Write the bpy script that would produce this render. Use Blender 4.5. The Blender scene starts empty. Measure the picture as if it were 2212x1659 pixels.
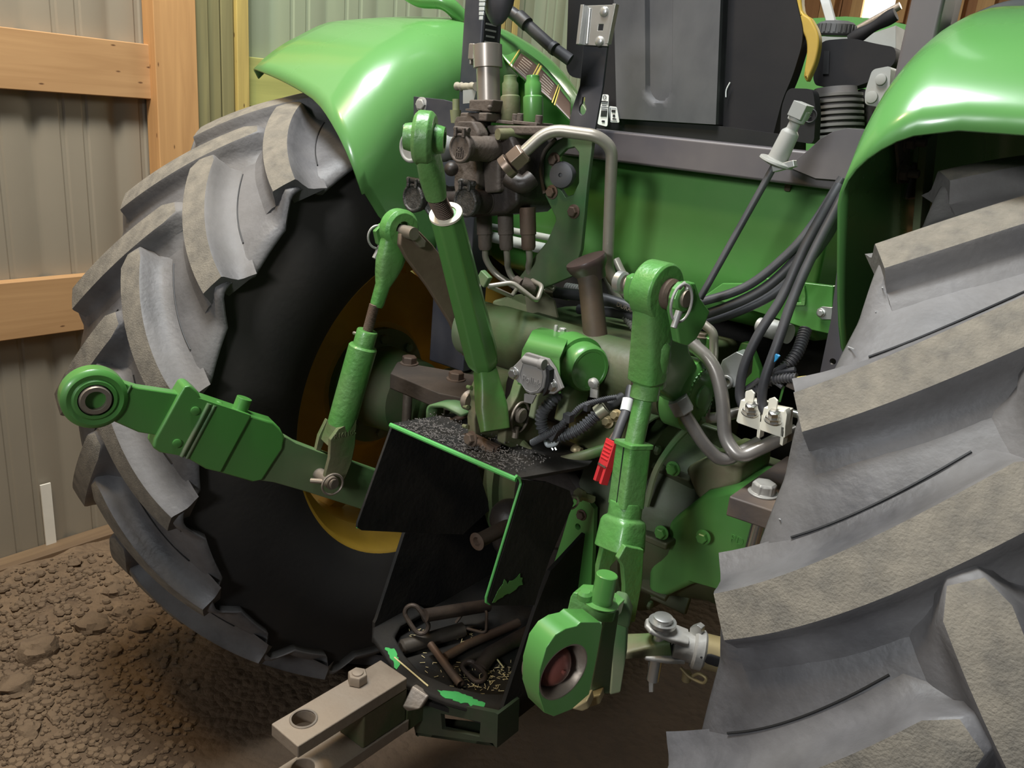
import bpy, bmesh, math, random
from math import sin, cos, pi, radians as RAD, atan2, hypot
from mathutils import Vector as V, Matrix, noise
from mathutils.geometry import tessellate_polygon
random.seed(7)
S = bpy.context.scene
COL = S.collection

# ------------------------------------------------------------ camera
F, CX, CY = 1780.0, 1106.0, 829.5
CAM = V((0.81, -1.41, 1.425))
_up = -V((611 - CX, 6150 - CY, F)).normalized()
_fw = V((2620 - CX, 370 - CY, F)); _fw = (_fw - _up * _fw.dot(_up)).normalized()
_rt = _fw.cross(_up)
RM = Matrix((( _rt.x, _fw.x, _up.x), (_rt.y, _fw.y, _up.y), (_rt.z, _fw.z, _up.z)))   # world -> camera (x right, y down, z ahead)
cam_d = bpy.data.cameras.new('camera'); cam = bpy.data.objects.new('camera', cam_d); COL.objects.link(cam)
cam_d.sensor_width = 36.0; cam_d.lens = F / 2212 * 36.0; cam_d.clip_start = 0.02
_m = Matrix(((RM[0][0], -RM[1][0], -RM[2][0]), (RM[0][1], -RM[1][1], -RM[2][1]), (RM[0][2], -RM[1][2], -RM[2][2])))
cam.matrix_world = Matrix.Translation(CAM) @ _m.to_4x4()
S.camera = cam

# ------------------------------------------------------------ light and exposure
S.view_settings.view_transform = 'Standard'; S.view_settings.look = 'None'
S.view_settings.exposure = 0.0; S.view_settings.gamma = 1.0; S.view_settings.use_curve_mapping = False
w = bpy.data.worlds.new('World'); S.world = w; w.use_nodes = True
w.node_tree.nodes['Background'].inputs[0].default_value = (0.80, 0.90, 1.0, 1)
w.node_tree.nodes['Background'].inputs[1].default_value = 0.055
def area(name, loc, aim, sx, sy, power, col, spread=180):
    l = bpy.data.lights.new(name, 'AREA'); l.shape = 'RECTANGLE'; l.size = sx; l.size_y = sy; l.energy = power; l.color = col; l.spread = math.radians(spread)
    o = bpy.data.objects.new(name, l); COL.objects.link(o); o.location = loc
    o.rotation_euler = (V(aim) - V(loc)).to_track_quat('-Z', 'Y').to_euler(); return o
area('skylight_panel', (-0.45, -0.8, 3.8), (0.0, -0.3, 0.8), 0.7, 0.9, 132, (0.93, 0.98, 1.0))
area('open_door_daylight', (0.7, -3.6, 2.3), (0.2, -0.1, 1.2), 0.5, 0.5, 7, (0.93, 0.97, 1.0), 60)
area('side_door_daylight', (-1.2, -4.2, 2.2), (-0.2, 0, 0.9), 1.0, 1.4, 2.5, (0.85, 0.93, 1.0))
area('work_lamp', (-0.85, -1.4, 3.2), (-1.6, -0.3, 1.0), 0.3, 0.3, 24, (1.0, 0.74, 0.42))
area('front_window_light', (0.6, 3.6, 2.6), (0.3, 1.0, 1.2), 1.2, 0.9, 40, (1.0, 0.93, 0.80))

# ------------------------------------------------------------ helpers
def U(px, py, x=None, y=None, z=None):
    """the point seen at a pixel of the photograph, on the plane where it stands"""
    q = V(((px - CX) / F, (py - CY) / F, 1.0)); d = RM.transposed() @ q
    if x is not None: t = (x - CAM.x) / d.x
    elif y is not None: t = (y - CAM.y) / d.y
    else: t = (z - CAM.z) / d.z
    return CAM + d * t

def tag(o, label=None, cat=None, group=None, kind=None):
    if label: o['label'] = label
    if cat: o['category'] = cat
    if group: o['group'] = group
    if kind: o['kind'] = kind
    return o

def empty(name, loc=(0, 0, 0), label=None, cat=None, group=None):
    o = bpy.data.objects.new(name, None); o.empty_display_size = 0.1; COL.objects.link(o); o.location = loc
    return tag(o, label, cat, group)

def wloc(o):
    p = V((0, 0, 0))
    while o: p = p + o.location; o = o.parent
    return p

def frame(d):
    d = d.normalized(); a = V((0, 0, 1)) if abs(d.z) < 0.9 else V((1, 0, 0))
    u = d.cross(a).normalized(); return u, d.cross(u).normalized()

def catmull(pts, n=6, closed=False):
    pts = [V(p) for p in pts]
    if len(pts) < 3: return pts
    out = []
    N = len(pts)
    rng = range(N) if closed else range(N - 1)
    for i in rng:
        if closed: p0, p1, p2, p3 = pts[(i - 1) % N], pts[i], pts[(i + 1) % N], pts[(i + 2) % N]
        else:
            p1, p2 = pts[i], pts[i + 1]
            p0 = pts[i - 1] if i else p1 * 2 - p2
            p3 = pts[i + 2] if i + 2 < N else p2 * 2 - p1
        for k in range(n):
            t = k / n
            out.append(0.5 * ((2 * p1) + (-p0 + p2) * t + (2 * p0 - 5 * p1 + 4 * p2 - p3) * t * t + (-p0 + 3 * p1 - 3 * p2 + p3) * t ** 3))
    if not closed: out.append(pts[-1])
    return out

def fillet(pts, r, n=5):
    """a polyline with its corners rounded, for bent pipes"""
    pts = [V(p) for p in pts]; out = [pts[0]]
    for i in range(1, len(pts) - 1):
        a, b, c = pts[i - 1], pts[i], pts[i + 1]
        d1, d2 = (a - b), (c - b); L = min(r, d1.length * 0.45, d2.length * 0.45)
        p, q = b + d1.normalized() * L, b + d2.normalized() * L
        for k in range(n + 1):
            t = k / n; out.append(p * (1 - t) ** 2 + b * 2 * t * (1 - t) + q * t * t)
    out.append(pts[-1]); return out

class MB:
    def __init__(s): s.v = []; s.f = []; s.m = []; s.mi = 0
    def add(s, vs, fs, mi=None):
        n = len(s.v); s.v += [V(p) for p in vs]; s.f += [tuple(n + i for i in f) for f in fs]
        s.m += [s.mi if mi is None else mi] * len(fs); return s
    def box(s, c, size, rot=None, mi=None):
        c = V(c); h = V(size) / 2; R = rot or Matrix.Identity(3)
        vs = [c + R @ V((x * h.x, y * h.y, z * h.z)) for x in (-1, 1) for y in (-1, 1) for z in (-1, 1)]
        return s.add(vs, [(0, 1, 3, 2), (4, 6, 7, 5), (0, 4, 5, 1), (2, 3, 7, 6), (0, 2, 6, 4), (1, 5, 7, 3)], mi)
    def lathe(s, p0, d, prof, seg=24, mi=None, caps=True, ang=2 * pi):
        """prof: (distance along d, radius)"""
        p0 = V(p0); d = V(d).normalized(); u, w_ = frame(d); vs = []
        full = abs(ang - 2 * pi) < 1e-6; n = seg if full else seg + 1
        for t, r in prof:
            for k in range(n):
                a = ang * k / seg; vs.append(p0 + d * t + (u * cos(a) + w_ * sin(a)) * r)
        fs = []
        for i in range(len(prof) - 1):
            for k in range(seg):
                k2 = (k + 1) % n
                fs.append((i * n + k, i * n + k2, (i + 1) * n + k2, (i + 1) * n + k))
        if caps and full:
            if prof[0][1] > 1e-5: fs.append(tuple(range(n - 1, -1, -1)))
            if prof[-1][1] > 1e-5: fs.append(tuple((len(prof) - 1) * n + k for k in range(n)))
        return s.add(vs, fs, mi)
    def cyl(s, p0, p1, r0, r1=None, seg=20, mi=None, caps=True):
        p0, p1 = V(p0), V(p1); L = (p1 - p0).length
        return s.lathe(p0, p1 - p0, [(0, r0), (L, r0 if r1 is None else r1)], seg, mi, caps)
    def ring(s, c, d, ro, ri, h, seg=28, mi=None, ch=0.0):
        c = V(c); d = V(d).normalized(); p0 = c - d * h / 2
        return s.lathe(p0, d, [(0, ri), (0, ro - ch), (ch, ro), (h - ch, ro), (h, ro - ch), (h, ri), (0, ri)], seg, mi, caps=False)
    def torus(s, c, d, R, r, seg=32, sc=10, mi=None, squash=1.0, ang=2 * pi, start=0.0, up=None):
        c = V(c); d = V(d).normalized(); u, w_ = frame(d)
        if up is not None: w_ = (V(up) - d * V(up).dot(d)).normalized(); u = w_.cross(d)
        full = abs(ang - 2 * pi) < 1e-6
        pts = [c + (u * cos(start + ang * k / seg) + w_ * sin(start + ang * k / seg) * squash) * R for k in range(seg + (0 if full else 1))]
        return s.tube(pts, r, sc, mi, closed=full)
    def tube(s, pts, r, seg=12, mi=None, closed=False, caps=True):
        pts = [V(p) for p in pts]; n = len(pts)
        if n < 2: return s
        rf = r if callable(r) else (lambda t: r)
        tg = []
        for i in range(n):
            if closed: t = pts[(i + 1) % n] - pts[i - 1]
            else: t = pts[min(i + 1, n - 1)] - pts[max(i - 1, 0)]
            tg.append(t.normalized() if t.length > 1e-9 else V((0, 0, 1)))
        u, _ = frame(tg[0]); vs = []
        for i in range(n):
            u = (u - tg[i] * u.dot(tg[i])); u = u.normalized() if u.length > 1e-6 else frame(tg[i])[0]
            w_ = tg[i].cross(u); rr = rf(i / max(1, n - 1))
            for k in range(seg):
                a = 2 * pi * k / seg; vs.append(pts[i] + (u * cos(a) + w_ * sin(a)) * rr)
        fs = []
        for i in range(n if closed else n - 1):
            j = (i + 1) % n
            for k in range(seg):
                k2 = (k + 1) % seg; fs.append((i * seg + k, i * seg + k2, j * seg + k2, j * seg + k))
        if caps and not closed:
            fs.append(tuple(range(seg - 1, -1, -1))); fs.append(tuple((n - 1) * seg + k for k in range(seg)))
        return s.add(vs, fs, mi)
    def prism(s, poly, vec, holes=(), mi=None):
        """flat outline (with round or free holes) given a thickness"""
        vec = V(vec); loops = [[V(p) for p in poly]] + [[V(p) for p in h] for h in holes]
        flat = [p for l in loops for p in l]; n = len(flat)
        if len(loops) == 1 and n <= 4: tris = [tuple(range(n))]
        else: tris = [tuple(t) for t in tessellate_polygon(loops)]
        vs = flat + [p + vec for p in flat]
        def nrm(t):
            return (flat[t[1]] - flat[t[0]]).cross(flat[t[2]] - flat[t[0]])
        fs = []
        for t in tris:
            if nrm(t).dot(vec) > 0: t = t[::-1]
            fs.append(tuple(t)); fs.append(tuple(n + i for i in reversed(t)))
        k = 0
        for l in loops:
            m = len(l)
            for i in range(m):
                j = (i + 1) % m; fs.append((k + i, k + j, n + k + j, n + k + i))
            k += m
        return s.add(vs, fs, mi)
    def rod_path(s, outline, holes=(), mi=None): return s
    def hexb(s, p, d, r=0.010, h=0.007, washer=True, mi=None, stud=0):
        """a bolt head; p lies on the surface, d points outward"""
        p = V(p); d = V(d).normalized()
        if washer: s.lathe(p, d, [(0, r * 1.35), (0.0018, r * 1.35), (0.0022, r * 1.25)], 18, mi); p = p + d * 0.002
        s.lathe(p, d, [(0, r), (h * 0.85, r), (h, r * 0.82)], 6, mi)
        if stud: s.lathe(p + d * h, d, [(0, r * 0.52), (stud * 0.9, r * 0.52), (stud, r * 0.42)], 12, mi)
        return s
    def sphere(s, c, r, seg=20, rings=12, mi=None, sc=(1, 1, 1), rot=None):
        c = V(c); R = rot or Matrix.Identity(3); vs = []; fs = []
        for i in range(rings + 1):
            a = pi * i / rings
            for k in range(seg):
                b = 2 * pi * k / seg; vs.append(c + R @ V((sin(a) * cos(b) * r * sc[0], sin(a) * sin(b) * r * sc[1], cos(a) * r * sc[2])))
        for i in range(rings):
            for k in range(seg):
                k2 = (k + 1) % seg; fs.append((i * seg + k, (i + 1) * seg + k, (i + 1) * seg + k2, i * seg + k2))
        return s.add(vs, fs, mi)
    def grid(s, rows, mi=None, wrap=False, mif=None):
        n = len(rows[0]); vs = [p for r in rows for p in r]; k0 = len(s.v)
        s.v += [V(p) for p in vs]
        R = len(rows)
        for i in range(R if wrap else R - 1):
            i2 = (i + 1) % R
            for k in range(n - 1):
                s.f.append((k0 + i * n + k, k0 + i * n + k + 1, k0 + i2 * n + k + 1, k0 + i2 * n + k))
                s.m.append(mif(i, k) if mif else (s.mi if mi is None else mi))
        return s
    def build(s, name, mats, parent=None, bevel=0.0, ang=35, label=None, seg=2, solid=0.0, sub=0, fix=True):
        if not isinstance(mats, (list, tuple)): mats = [mats]
        me = bpy.data.meshes.new(name)
        lo = V((min(p.x for p in s.v), min(p.y for p in s.v), min(p.z for p in s.v)))
        hi = V((max(p.x for p in s.v), max(p.y for p in s.v), max(p.z for p in s.v)))
        c = (lo + hi) / 2
        if parent is None: c.z = lo.z
        me.from_pydata([p - c for p in s.v], [], s.f)
        for m in mats: me.materials.append(m)
        for p, mi in zip(me.polygons, s.m): p.material_index = mi
        bm = bmesh.new(); bm.from_mesh(me)
        bmesh.ops.remove_doubles(bm, verts=bm.verts, dist=1e-6)
        if fix: bmesh.ops.recalc_face_normals(bm, faces=bm.faces)
        bm.to_mesh(me); bm.free()
        me.shade_smooth()
        if not bevel: me.set_sharp_from_angle(angle=RAD(ang))
        o = bpy.data.objects.new(name, me); COL.objects.link(o)
        if parent: o.parent = parent; o.location = c - wloc(parent)
        else: o.location = c
        if solid:
            md = o.modifiers.new('thickness', 'SOLIDIFY'); md.thickness = solid; md.offset = 0
        if bevel:
            md = o.modifiers.new('edges', 'BEVEL'); md.width = bevel; md.segments = seg; md.limit_method = 'ANGLE'; md.angle_limit = RAD(35); md.harden_normals = True
        if sub:
            md = o.modifiers.new('smooth', 'SUBSURF'); md.levels = sub; md.render_levels = sub
        if label: o['label'] = label
        return o

def circ(c, d, r, n=20, u=None):
    c = V(c); d = V(d).normalized(); a, b = frame(d)
    return [c + (a * cos(2 * pi * k / n) + b * sin(2 * pi * k / n)) * r for k in range(n)]

def text(body, size, depth, o, xdir, ydir, name, mat, parent, label=None):
    """raised lettering as its own mesh: o = left end of the base line"""
    cu = bpy.data.curves.new(name, 'FONT'); cu.body = body; cu.size = size; cu.extrude = depth; cu.resolution_u = 3
    t = bpy.data.objects.new(name + '_tmp', cu); COL.objects.link(t)
    dg = bpy.context.evaluated_depsgraph_get(); me = bpy.data.meshes.new_from_object(t.evaluated_get(dg))
    bpy.data.objects.remove(t); x = V(xdir).normalized(); y = (V(ydir) - x * V(ydir).dot(x)).normalized(); z = x.cross(y)
    m = MB(); m.add([V(o) + x * v.co.x + y * v.co.y + z * v.co.z for v in me.vertices], [tuple(p.vertices) for p in me.polygons])
    ob = m.build(name, mat, parent, label=label); return ob

# ------------------------------------------------------------ materials
def mat(name, col, rough=0.5, metal=0.0, col2=None, amt=0.5, scale=12.0, bump=0.0, bscale=60.0, dust=None, dustamt=0.0, coat=0.0, stretch=None, spec=0.5, detail=6):
    m = bpy.data.materials.new(name); m.use_nodes = True; nt = m.node_tree; N = nt.nodes; L = nt.links
    b = N['Principled BSDF']; b.inputs['Roughness'].default_value = rough; b.inputs['Metallic'].default_value = metal
    b.inputs['Specular IOR Level'].default_value = spec
    if coat: b.inputs['Coat Weight'].default_value = coat; b.inputs['Coat Roughness'].default_value = 0.12
    tc = N.new('ShaderNodeTexCoord'); mp = N.new('ShaderNodeMapping'); L.new(tc.outputs['Object'], mp.inputs[0])
    if stretch: mp.inputs['Scale'].default_value = stretch
    nz = N.new('ShaderNodeTexNoise'); nz.inputs['Scale'].default_value = scale; nz.inputs['Detail'].default_value = detail; nz.inputs['Roughness'].default_value = 0.62
    L.new(mp.outputs[0], nz.inputs[0])
    cr = N.new('ShaderNodeValToRGB'); cr.color_ramp.elements[0].position = 0.5 - 0.22 * (1 if amt < 1 else 1); cr.color_ramp.elements[1].position = 0.72
    L.new(nz.outputs[0], cr.inputs[0])
    cur = None
    c1 = (*col, 1); c2 = (*(col2 or tuple(c * 0.8 for c in col)), 1)
    mx = N.new('ShaderNodeMix'); mx.data_type = 'RGBA'; mx.inputs[6].default_value = c1; mx.inputs[7].default_value = c2
    mu = N.new('ShaderNodeMath'); mu.operation = 'MULTIPLY'; mu.inputs[1].default_value = amt; L.new(cr.outputs[0], mu.inputs[0]); L.new(mu.outputs[0], mx.inputs[0])
    cur = mx.outputs[2]
    if dust:
        nd = N.new('ShaderNodeTexNoise'); nd.inputs['Scale'].default_value = scale * 0.45; nd.inputs['Detail'].default_value = 8; L.new(tc.outputs['Object'], nd.inputs[0])
        cd = N.new('ShaderNodeValToRGB'); cd.color_ramp.elements[0].position = 0.38; cd.color_ramp.elements[1].position = 0.66; L.new(nd.outputs[0], cd.inputs[0])
        md = N.new('ShaderNodeMath'); md.operation = 'MULTIPLY'; md.inputs[1].default_value = dustamt; L.new(cd.outputs[0], md.inputs[0])
        m2 = N.new('ShaderNodeMix'); m2.data_type = 'RGBA'; m2.inputs[7].default_value = (*dust, 1); L.new(cur, m2.inputs[6]); L.new(md.outputs[0], m2.inputs[0]); cur = m2.outputs[2]
        ra = N.new('ShaderNodeMath'); ra.operation = 'MULTIPLY_ADD'; ra.inputs[1].default_value = 0.5; ra.inputs[2].default_value = rough; L.new(md.outputs[0], ra.inputs[0]); L.new(ra.outputs[0], b.inputs['Roughness'])
    L.new(cur, b.inputs['Base Color'])
    if bump:
        nb = N.new('ShaderNodeTexNoise'); nb.inputs['Scale'].default_value = bscale; nb.inputs['Detail'].default_value = 5; L.new(mp.outputs[0], nb.inputs[0])
        bp = N.new('ShaderNodeBump'); bp.inputs['Strength'].default_value = bump; bp.inputs['Distance'].default_value = 0.003; L.new(nb.outputs[0], bp.inputs['Height']); L.new(bp.outputs[0], b.inputs['Normal'])
    return m

DUST = (0.30, 0.25, 0.18)
GREEN = mat('green_paint', (0.075, 0.265, 0.05), 0.30, 0, (0.045, 0.21, 0.035), 0.5, 7, 0.06, 45, DUST, 0.16, coat=0.25)
GREENF = mat('green_fender_paint', (0.105, 0.30, 0.075), 0.24, 0, (0.065, 0.27, 0.06), 0.4, 3, 0, 45, (0.28, 0.34, 0.2), 0.12, coat=0.5)
GREEND = mat('green_paint_dusty', (0.05, 0.17, 0.05), 0.5, 0, (0.09, 0.12, 0.05), 0.6, 14, 0.15, 50, DUST, 0.5)
GREENC = mat('green_cast_paint', (0.085, 0.28, 0.055), 0.36, 0, (0.06, 0.21, 0.045), 0.5, 18, 0.5, 90, DUST, 0.2, coat=0.2)
GREENB = mat('green_paint_browned', (0.05, 0.15, 0.035), 0.5, 0, (0.13, 0.09, 0.045), 0.95, 9, 0.3, 70, DUST, 0.35)
BLACKP = mat('black_paint', (0.030, 0.032, 0.042), 0.42, 0, (0.05, 0.05, 0.06), 0.5, 20, 0.03, 80, (0.16, 0.14, 0.13), 0.25)
BLACKD = mat('black_paint_grimy', (0.009, 0.009, 0.009), 0.75, 0, (0.022, 0.019, 0.016), 0.8, 18, 0.35, 90, (0.05, 0.041, 0.03), 0.35, spec=0.3)
RAIL = mat('rail_paint_dusty', (0.045, 0.043, 0.058), 0.4, 0, (0.12, 0.105, 0.10), 0.75, 3.5, 0.03, 80, (0.24, 0.20, 0.18), 0.3)
PLAST = mat('dark_plastic', (0.010, 0.0095, 0.011), 0.7, 0, (0.018, 0.016, 0.016), 0.5, 12, 0.05, 120, (0.05, 0.042, 0.037), 0.12, spec=0.25)
SEATP = mat('seat_back_plastic', (0.030, 0.031, 0.036), 0.55, 0, (0.085, 0.085, 0.09), 0.6, 9, 0.1, 140, (0.16, 0.15, 0.14), 0.35, stretch=(1, 1, 0.35))
GRIME = mat('grimy_casting', (0.085, 0.066, 0.055), 0.62, 0.1, (0.035, 0.027, 0.023), 0.8, 22, 0.5, 110, (0.20, 0.155, 0.12), 0.4)
GRIMED = mat('dark_oily_casting', (0.022, 0.018, 0.016), 0.5, 0.1, (0.05, 0.035, 0.026), 0.7, 18, 0.4, 80)
RUST = mat('rusty_steel', (0.12, 0.070, 0.045), 0.6, 0.4, (0.06, 0.04, 0.03), 0.8, 30, 0.3, 110, (0.22, 0.17, 0.13), 0.4)
STEEL = mat('worn_steel', (0.33, 0.28, 0.235), 0.42, 0.55, (0.20, 0.15, 0.11), 0.8, 16, 0.2, 120, DUST, 0.3)
PIPE = mat('plated_pipe', (0.44, 0.41, 0.35), 0.32, 0.5, (0.25, 0.21, 0.17), 0.6, 10, 0.05, 60, (0.3, 0.26, 0.2), 0.3)
ZINC = mat('zinc_plate', (0.62, 0.62, 0.60), 0.32, 0.8, (0.42, 0.41, 0.38), 0.5, 20, 0.05, 60)
ZINCD = mat('dull_zinc', (0.44, 0.43, 0.40), 0.5, 0.35, (0.24, 0.22, 0.2), 0.6, 20, 0.25, 90)
CHROME = mat('bright_steel', (0.66, 0.64, 0.60), 0.22, 0.9, (0.5, 0.47, 0.42), 0.5, 8)
YZINC = mat('yellow_zinc', (0.34, 0.27, 0.12), 0.45, 0.45, (0.22, 0.17, 0.09), 0.6, 12, 0.1, 60, DUST, 0.3)
RUBD = mat('tyre_sidewall_rubber', (0.026, 0.025, 0.025), 0.75, 0, (0.042, 0.038, 0.034), 0.8, 5, 0.12, 80, (0.075, 0.062, 0.05), 0.4, spec=0.3)
RUBF = mat('tyre_tread_rubber', (0.036, 0.035, 0.038), 0.48, 0, (0.165, 0.16, 0.165), 0.95, 6.5, 0.30, 110, (0.22, 0.20, 0.175), 0.45, detail=12)
RUBW = mat('tyre_worn_lug_rubber', (0.19, 0.17, 0.138), 0.85, 0, (0.11, 0.098, 0.082), 0.9, 75, 0.45, 330, (0.29, 0.255, 0.20), 0.5, detail=10)
RIMY = mat('yellow_rim_paint', (0.72, 0.44, 0.05), 0.45, 0, (0.55, 0.32, 0.04), 0.7, 7, 0.08, 60, (0.14, 0.09, 0.04), 0.45)
HOSE = mat('black_hose', (0.028, 0.028, 0.032), 0.45, 0, (0.06, 0.06, 0.065), 0.5, 20, 0.05, 60, (0.14, 0.13, 0.13), 0.3)
GREYP = mat('grey_plastic', (0.33, 0.34, 0.33), 0.5, 0, (0.22, 0.22, 0.21), 0.5, 14, 0.05, 60, DUST, 0.3)
WHITEP = mat('white_plastic', (0.80, 0.77, 0.66), 0.45, 0, (0.66, 0.60, 0.46), 0.5, 18)
RED = mat('red_plastic', (0.62, 0.035, 0.04), 0.38, 0, (0.45, 0.03, 0.03), 0.5, 20)
BLUE = mat('blue_plastic', (0.03, 0.25, 0.50), 0.4)
YELLOW = mat('yellow_seat_vinyl', (0.52, 0.34, 0.03), 0.5, 0, (0.36, 0.22, 0.03), 0.7, 9, 0.05, 60, (0.2, 0.14, 0.06), 0.4)
DECAL = mat('brown_decal', (0.10, 0.062, 0.045), 0.45, 0, (0.13, 0.09, 0.07), 0.5, 20)
DECALY = mat('yellow_decal_line', (0.72, 0.56, 0.13), 0.45)
LABELW = mat('white_label_and_hole_light', (0.78, 0.78, 0.75), 0.5, 0, (0.6, 0.6, 0.58), 0.4, 60)
INK = mat('black_ink', (0.012, 0.012, 0.013), 0.6)
CAPR = mat('red_brown_ball', (0.26, 0.085, 0.065), 0.25, 0.3, (0.17, 0.06, 0.05), 0.6, 20)
STRAW = mat('straw', (0.75, 0.62, 0.32), 0.7)
# ============================================================ the shed
def wood(name, c1, c2, ax, sc=1.0, knot=True):
    m = bpy.data.materials.new(name); m.use_nodes = True; nt = m.node_tree; N = nt.nodes; L = nt.links; b = N['Principled BSDF']; b.inputs['Roughness'].default_value = 0.7
    tc = N.new('ShaderNodeTexCoord'); mp = N.new('ShaderNodeMapping'); s_ = [14.0, 14.0, 14.0]; s_[ax] = 0.9; mp.inputs['Scale'].default_value = s_
    L.new(tc.outputs['Object'], mp.inputs[0]); n = N.new('ShaderNodeTexNoise'); n.inputs['Scale'].default_value = 2.2 * sc; n.inputs['Detail'].default_value = 9; n.inputs['Distortion'].default_value = 0.8; L.new(mp.outputs[0], n.inputs[0])
    cr = N.new('ShaderNodeValToRGB'); e = cr.color_ramp.elements; e[0].position = 0.3; e[0].color = (*c2, 1); e[1].position = 0.68; e[1].color = (*c1, 1); L.new(n.outputs[0], cr.inputs[0])
    cur = cr.outputs[0]
    if knot:
        vo = N.new('ShaderNodeTexVoronoi'); m2 = N.new('ShaderNodeMapping'); s2 = [6.5, 6.5, 6.5]; s2[ax] = 2.2; m2.inputs['Scale'].default_value = s2; L.new(tc.outputs['Object'], m2.inputs[0]); L.new(m2.outputs[0], vo.inputs[0])
        ck = N.new('ShaderNodeValToRGB'); ck.color_ramp.elements[0].position = 0.05; ck.color_ramp.elements[0].color = (1, 1, 1, 1); ck.color_ramp.elements[1].position = 0.10; ck.color_ramp.elements[1].color = (0, 0, 0, 1); L.new(vo.outputs[0], ck.inputs[0])
        mx = N.new('ShaderNodeMix'); mx.data_type = 'RGBA'; mx.inputs[7].default_value = (c2[0] * 0.35, c2[1] * 0.28, c2[2] * 0.25, 1); L.new(ck.outputs[0], mx.inputs[0]); L.new(cur, mx.inputs[6]); cur = mx.outputs[2]
    L.new(cur, b.inputs['Base Color'])
    bp = N.new('ShaderNodeBump'); bp.inputs['Strength'].default_value = 0.15; bp.inputs['Distance'].default_value = 0.002; L.new(n.outputs[0], bp.inputs['Height']); L.new(bp.outputs[0], b.inputs['Normal'])
    return m
PINE_H = wood('pine_board', (0.56, 0.33, 0.15), (0.44, 0.245, 0.105), 1)
PINE_V = wood('pine_stud', (0.66, 0.37, 0.15), (0.52, 0.28, 0.11), 2)
TREAT_V = wood('treated_post', (0.30, 0.27, 0.12), (0.20, 0.18, 0.085), 2, knot=False)
TREAT_G = wood('treated_girt', (0.52, 0.52, 0.16), (0.40, 0.40, 0.12), 1, knot=False)
YPINE_V = wood('yellow_stud', (0.62, 0.47, 0.14), (0.42, 0.31, 0.10), 2)
FAR_W = wood('far_wall_boards', (0.42, 0.20, 0.075), (0.30, 0.13, 0.05), 2, knot=False)
WALLM = mat('wall_steel_tan', (0.33, 0.285, 0.215), 0.5, 0.0, (0.28, 0.245, 0.185), 0.6, 3, 0.03, 40)
WALLG = mat('wall_steel_pale_green', (0.36, 0.41, 0.27), 0.5, 0.0, (0.32, 0.37, 0.25), 0.6, 3, 0.03, 40)
def emis(name, col, st):
    m = bpy.data.materials.new(name); m.use_nodes = True; b = m.node_tree.nodes['Principled BSDF']; b.inputs['Base Color'].default_value = (*col, 1); b.inputs['Emission Color'].default_value = (*col, 1); b.inputs['Emission Strength'].default_value = st; return m
DAYL = emis('window_daylight', (1.0, 0.97, 0.86), 4.0)

XW = -1.68                                   # inner face of the steel sheeting
def corr(y0, y1, z0, z1):
    m = MB(); prof = []; y = y0; per = 0.2286
    pts = [(0.0, 0), (0.020, 0.011), (0.034, 0.011), (0.052, 0), (0.095, 0), (0.100, 0.004), (0.110, 0.004), (0.115, 0), (0.158, 0), (0.163, 0.004), (0.173, 0.004), (0.178, 0)]
    while y < y1:
        prof += [(y + a, -b) for a, b in pts]; y += per
    prof = [p for p in prof if p[0] <= y1] + [(y1, 0)]
    m.grid([[V((XW + d, yy, z0)), V((XW + d, yy, z1))] for yy, d in prof]); return m
YP0 = U(343, 250, x=-1.60).y; YP1 = U(432, 250, x=-1.60).y; YP2 = U(540, 100, x=-1.62).y
wl = corr(-3.2, YP1 + 0.05, -0.02, 2.6).build('wall_left', WALLM, fix=False); tag(wl, kind='structure')
wl2 = corr(YP1 + 0.06, 4.3, -0.02, 2.6).build('wall_left', WALLG, fix=False); tag(wl2, kind='structure')
def board(name, lo, hi, m, bev=0.003):
    lo, hi = V(lo), V(hi); b = MB().box((lo + hi) / 2, hi - lo); o = b.build(name, m, bevel=bev); return tag(o, kind='structure')
XG = XW + 0.040                              # room face of the horizontal boards
zt1, zb1 = U(0, 57, x=XG).z, U(0, 192, x=XG).z
zt2, zb2 = U(0, 612, x=XG).z, U(0, 738, x=XG).z
zt3, zb3 = U(0, 1236, x=XG + .03).z, -0.05
for zt, zb in ((zt1, zb1), (zt2, zb2)):
    board('trim_1', (XW + 0.001, -3.2, zb), (XG, YP0 + 0.02, zt), PINE_H)
    board('trim_2', (XW + 0.001, YP2 - 0.02, zb), (XG, 4.2, zt), TREAT_G)
board('baseboard_left', (XW + 0.001, -3.2, -0.1), (XG + 0.03, 4.2, U(60, 1212, x=XG + .03).z), wood('skirt_board', (0.26, 0.17, 0.09), (0.16, 0.10, 0.055), 1, knot=False))
board('trim_3', (XW + 0.01, YP0, -0.1), (XW + 0.075, YP1, 2.6), PINE_V)
ya = YP1 + 0.004
w3 = (YP2 - ya) / 4
for k in range(4):
    board('trim_4', (XW + 0.01, ya + k * w3, -0.1), (XW + 0.05 + (0.012 if k in (0, 3) else 0), ya + (k + 1) * w3 - 0.004, 2.6), TREAT_V if k < 3 else YPINE_V)
yq0, yq1 = U(1075, 60, x=XW + .05).y, U(1117, 60, x=XW + .05).y
for k in range(3):
    board('trim_5', (XW + 0.01, yq0 + (yq1 - yq0) * k / 3, -0.1), (XW + 0.06, yq0 + (yq1 - yq0) * (k + 1) / 3 - 0.006, 2.6), YPINE_V if k != 1 else TREAT_V)
yl = U(105, 1120, x=XW + .012).y
tag(MB().box((XW + 0.012, yl, (U(105, 1186, x=XW + .012).z + U(100, 1045, x=XW + .012).z) / 2), (0.006, 0.030, U(100, 1045, x=XW + .012).z - U(105, 1186, x=XW + .012).z)).build('light_leak_strip', mat('light_leak_pale', (0.95, 0.9, 0.78), 0.4)), kind='structure')  # pale strip painted in for light leaking at the foot of the sheet

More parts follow.
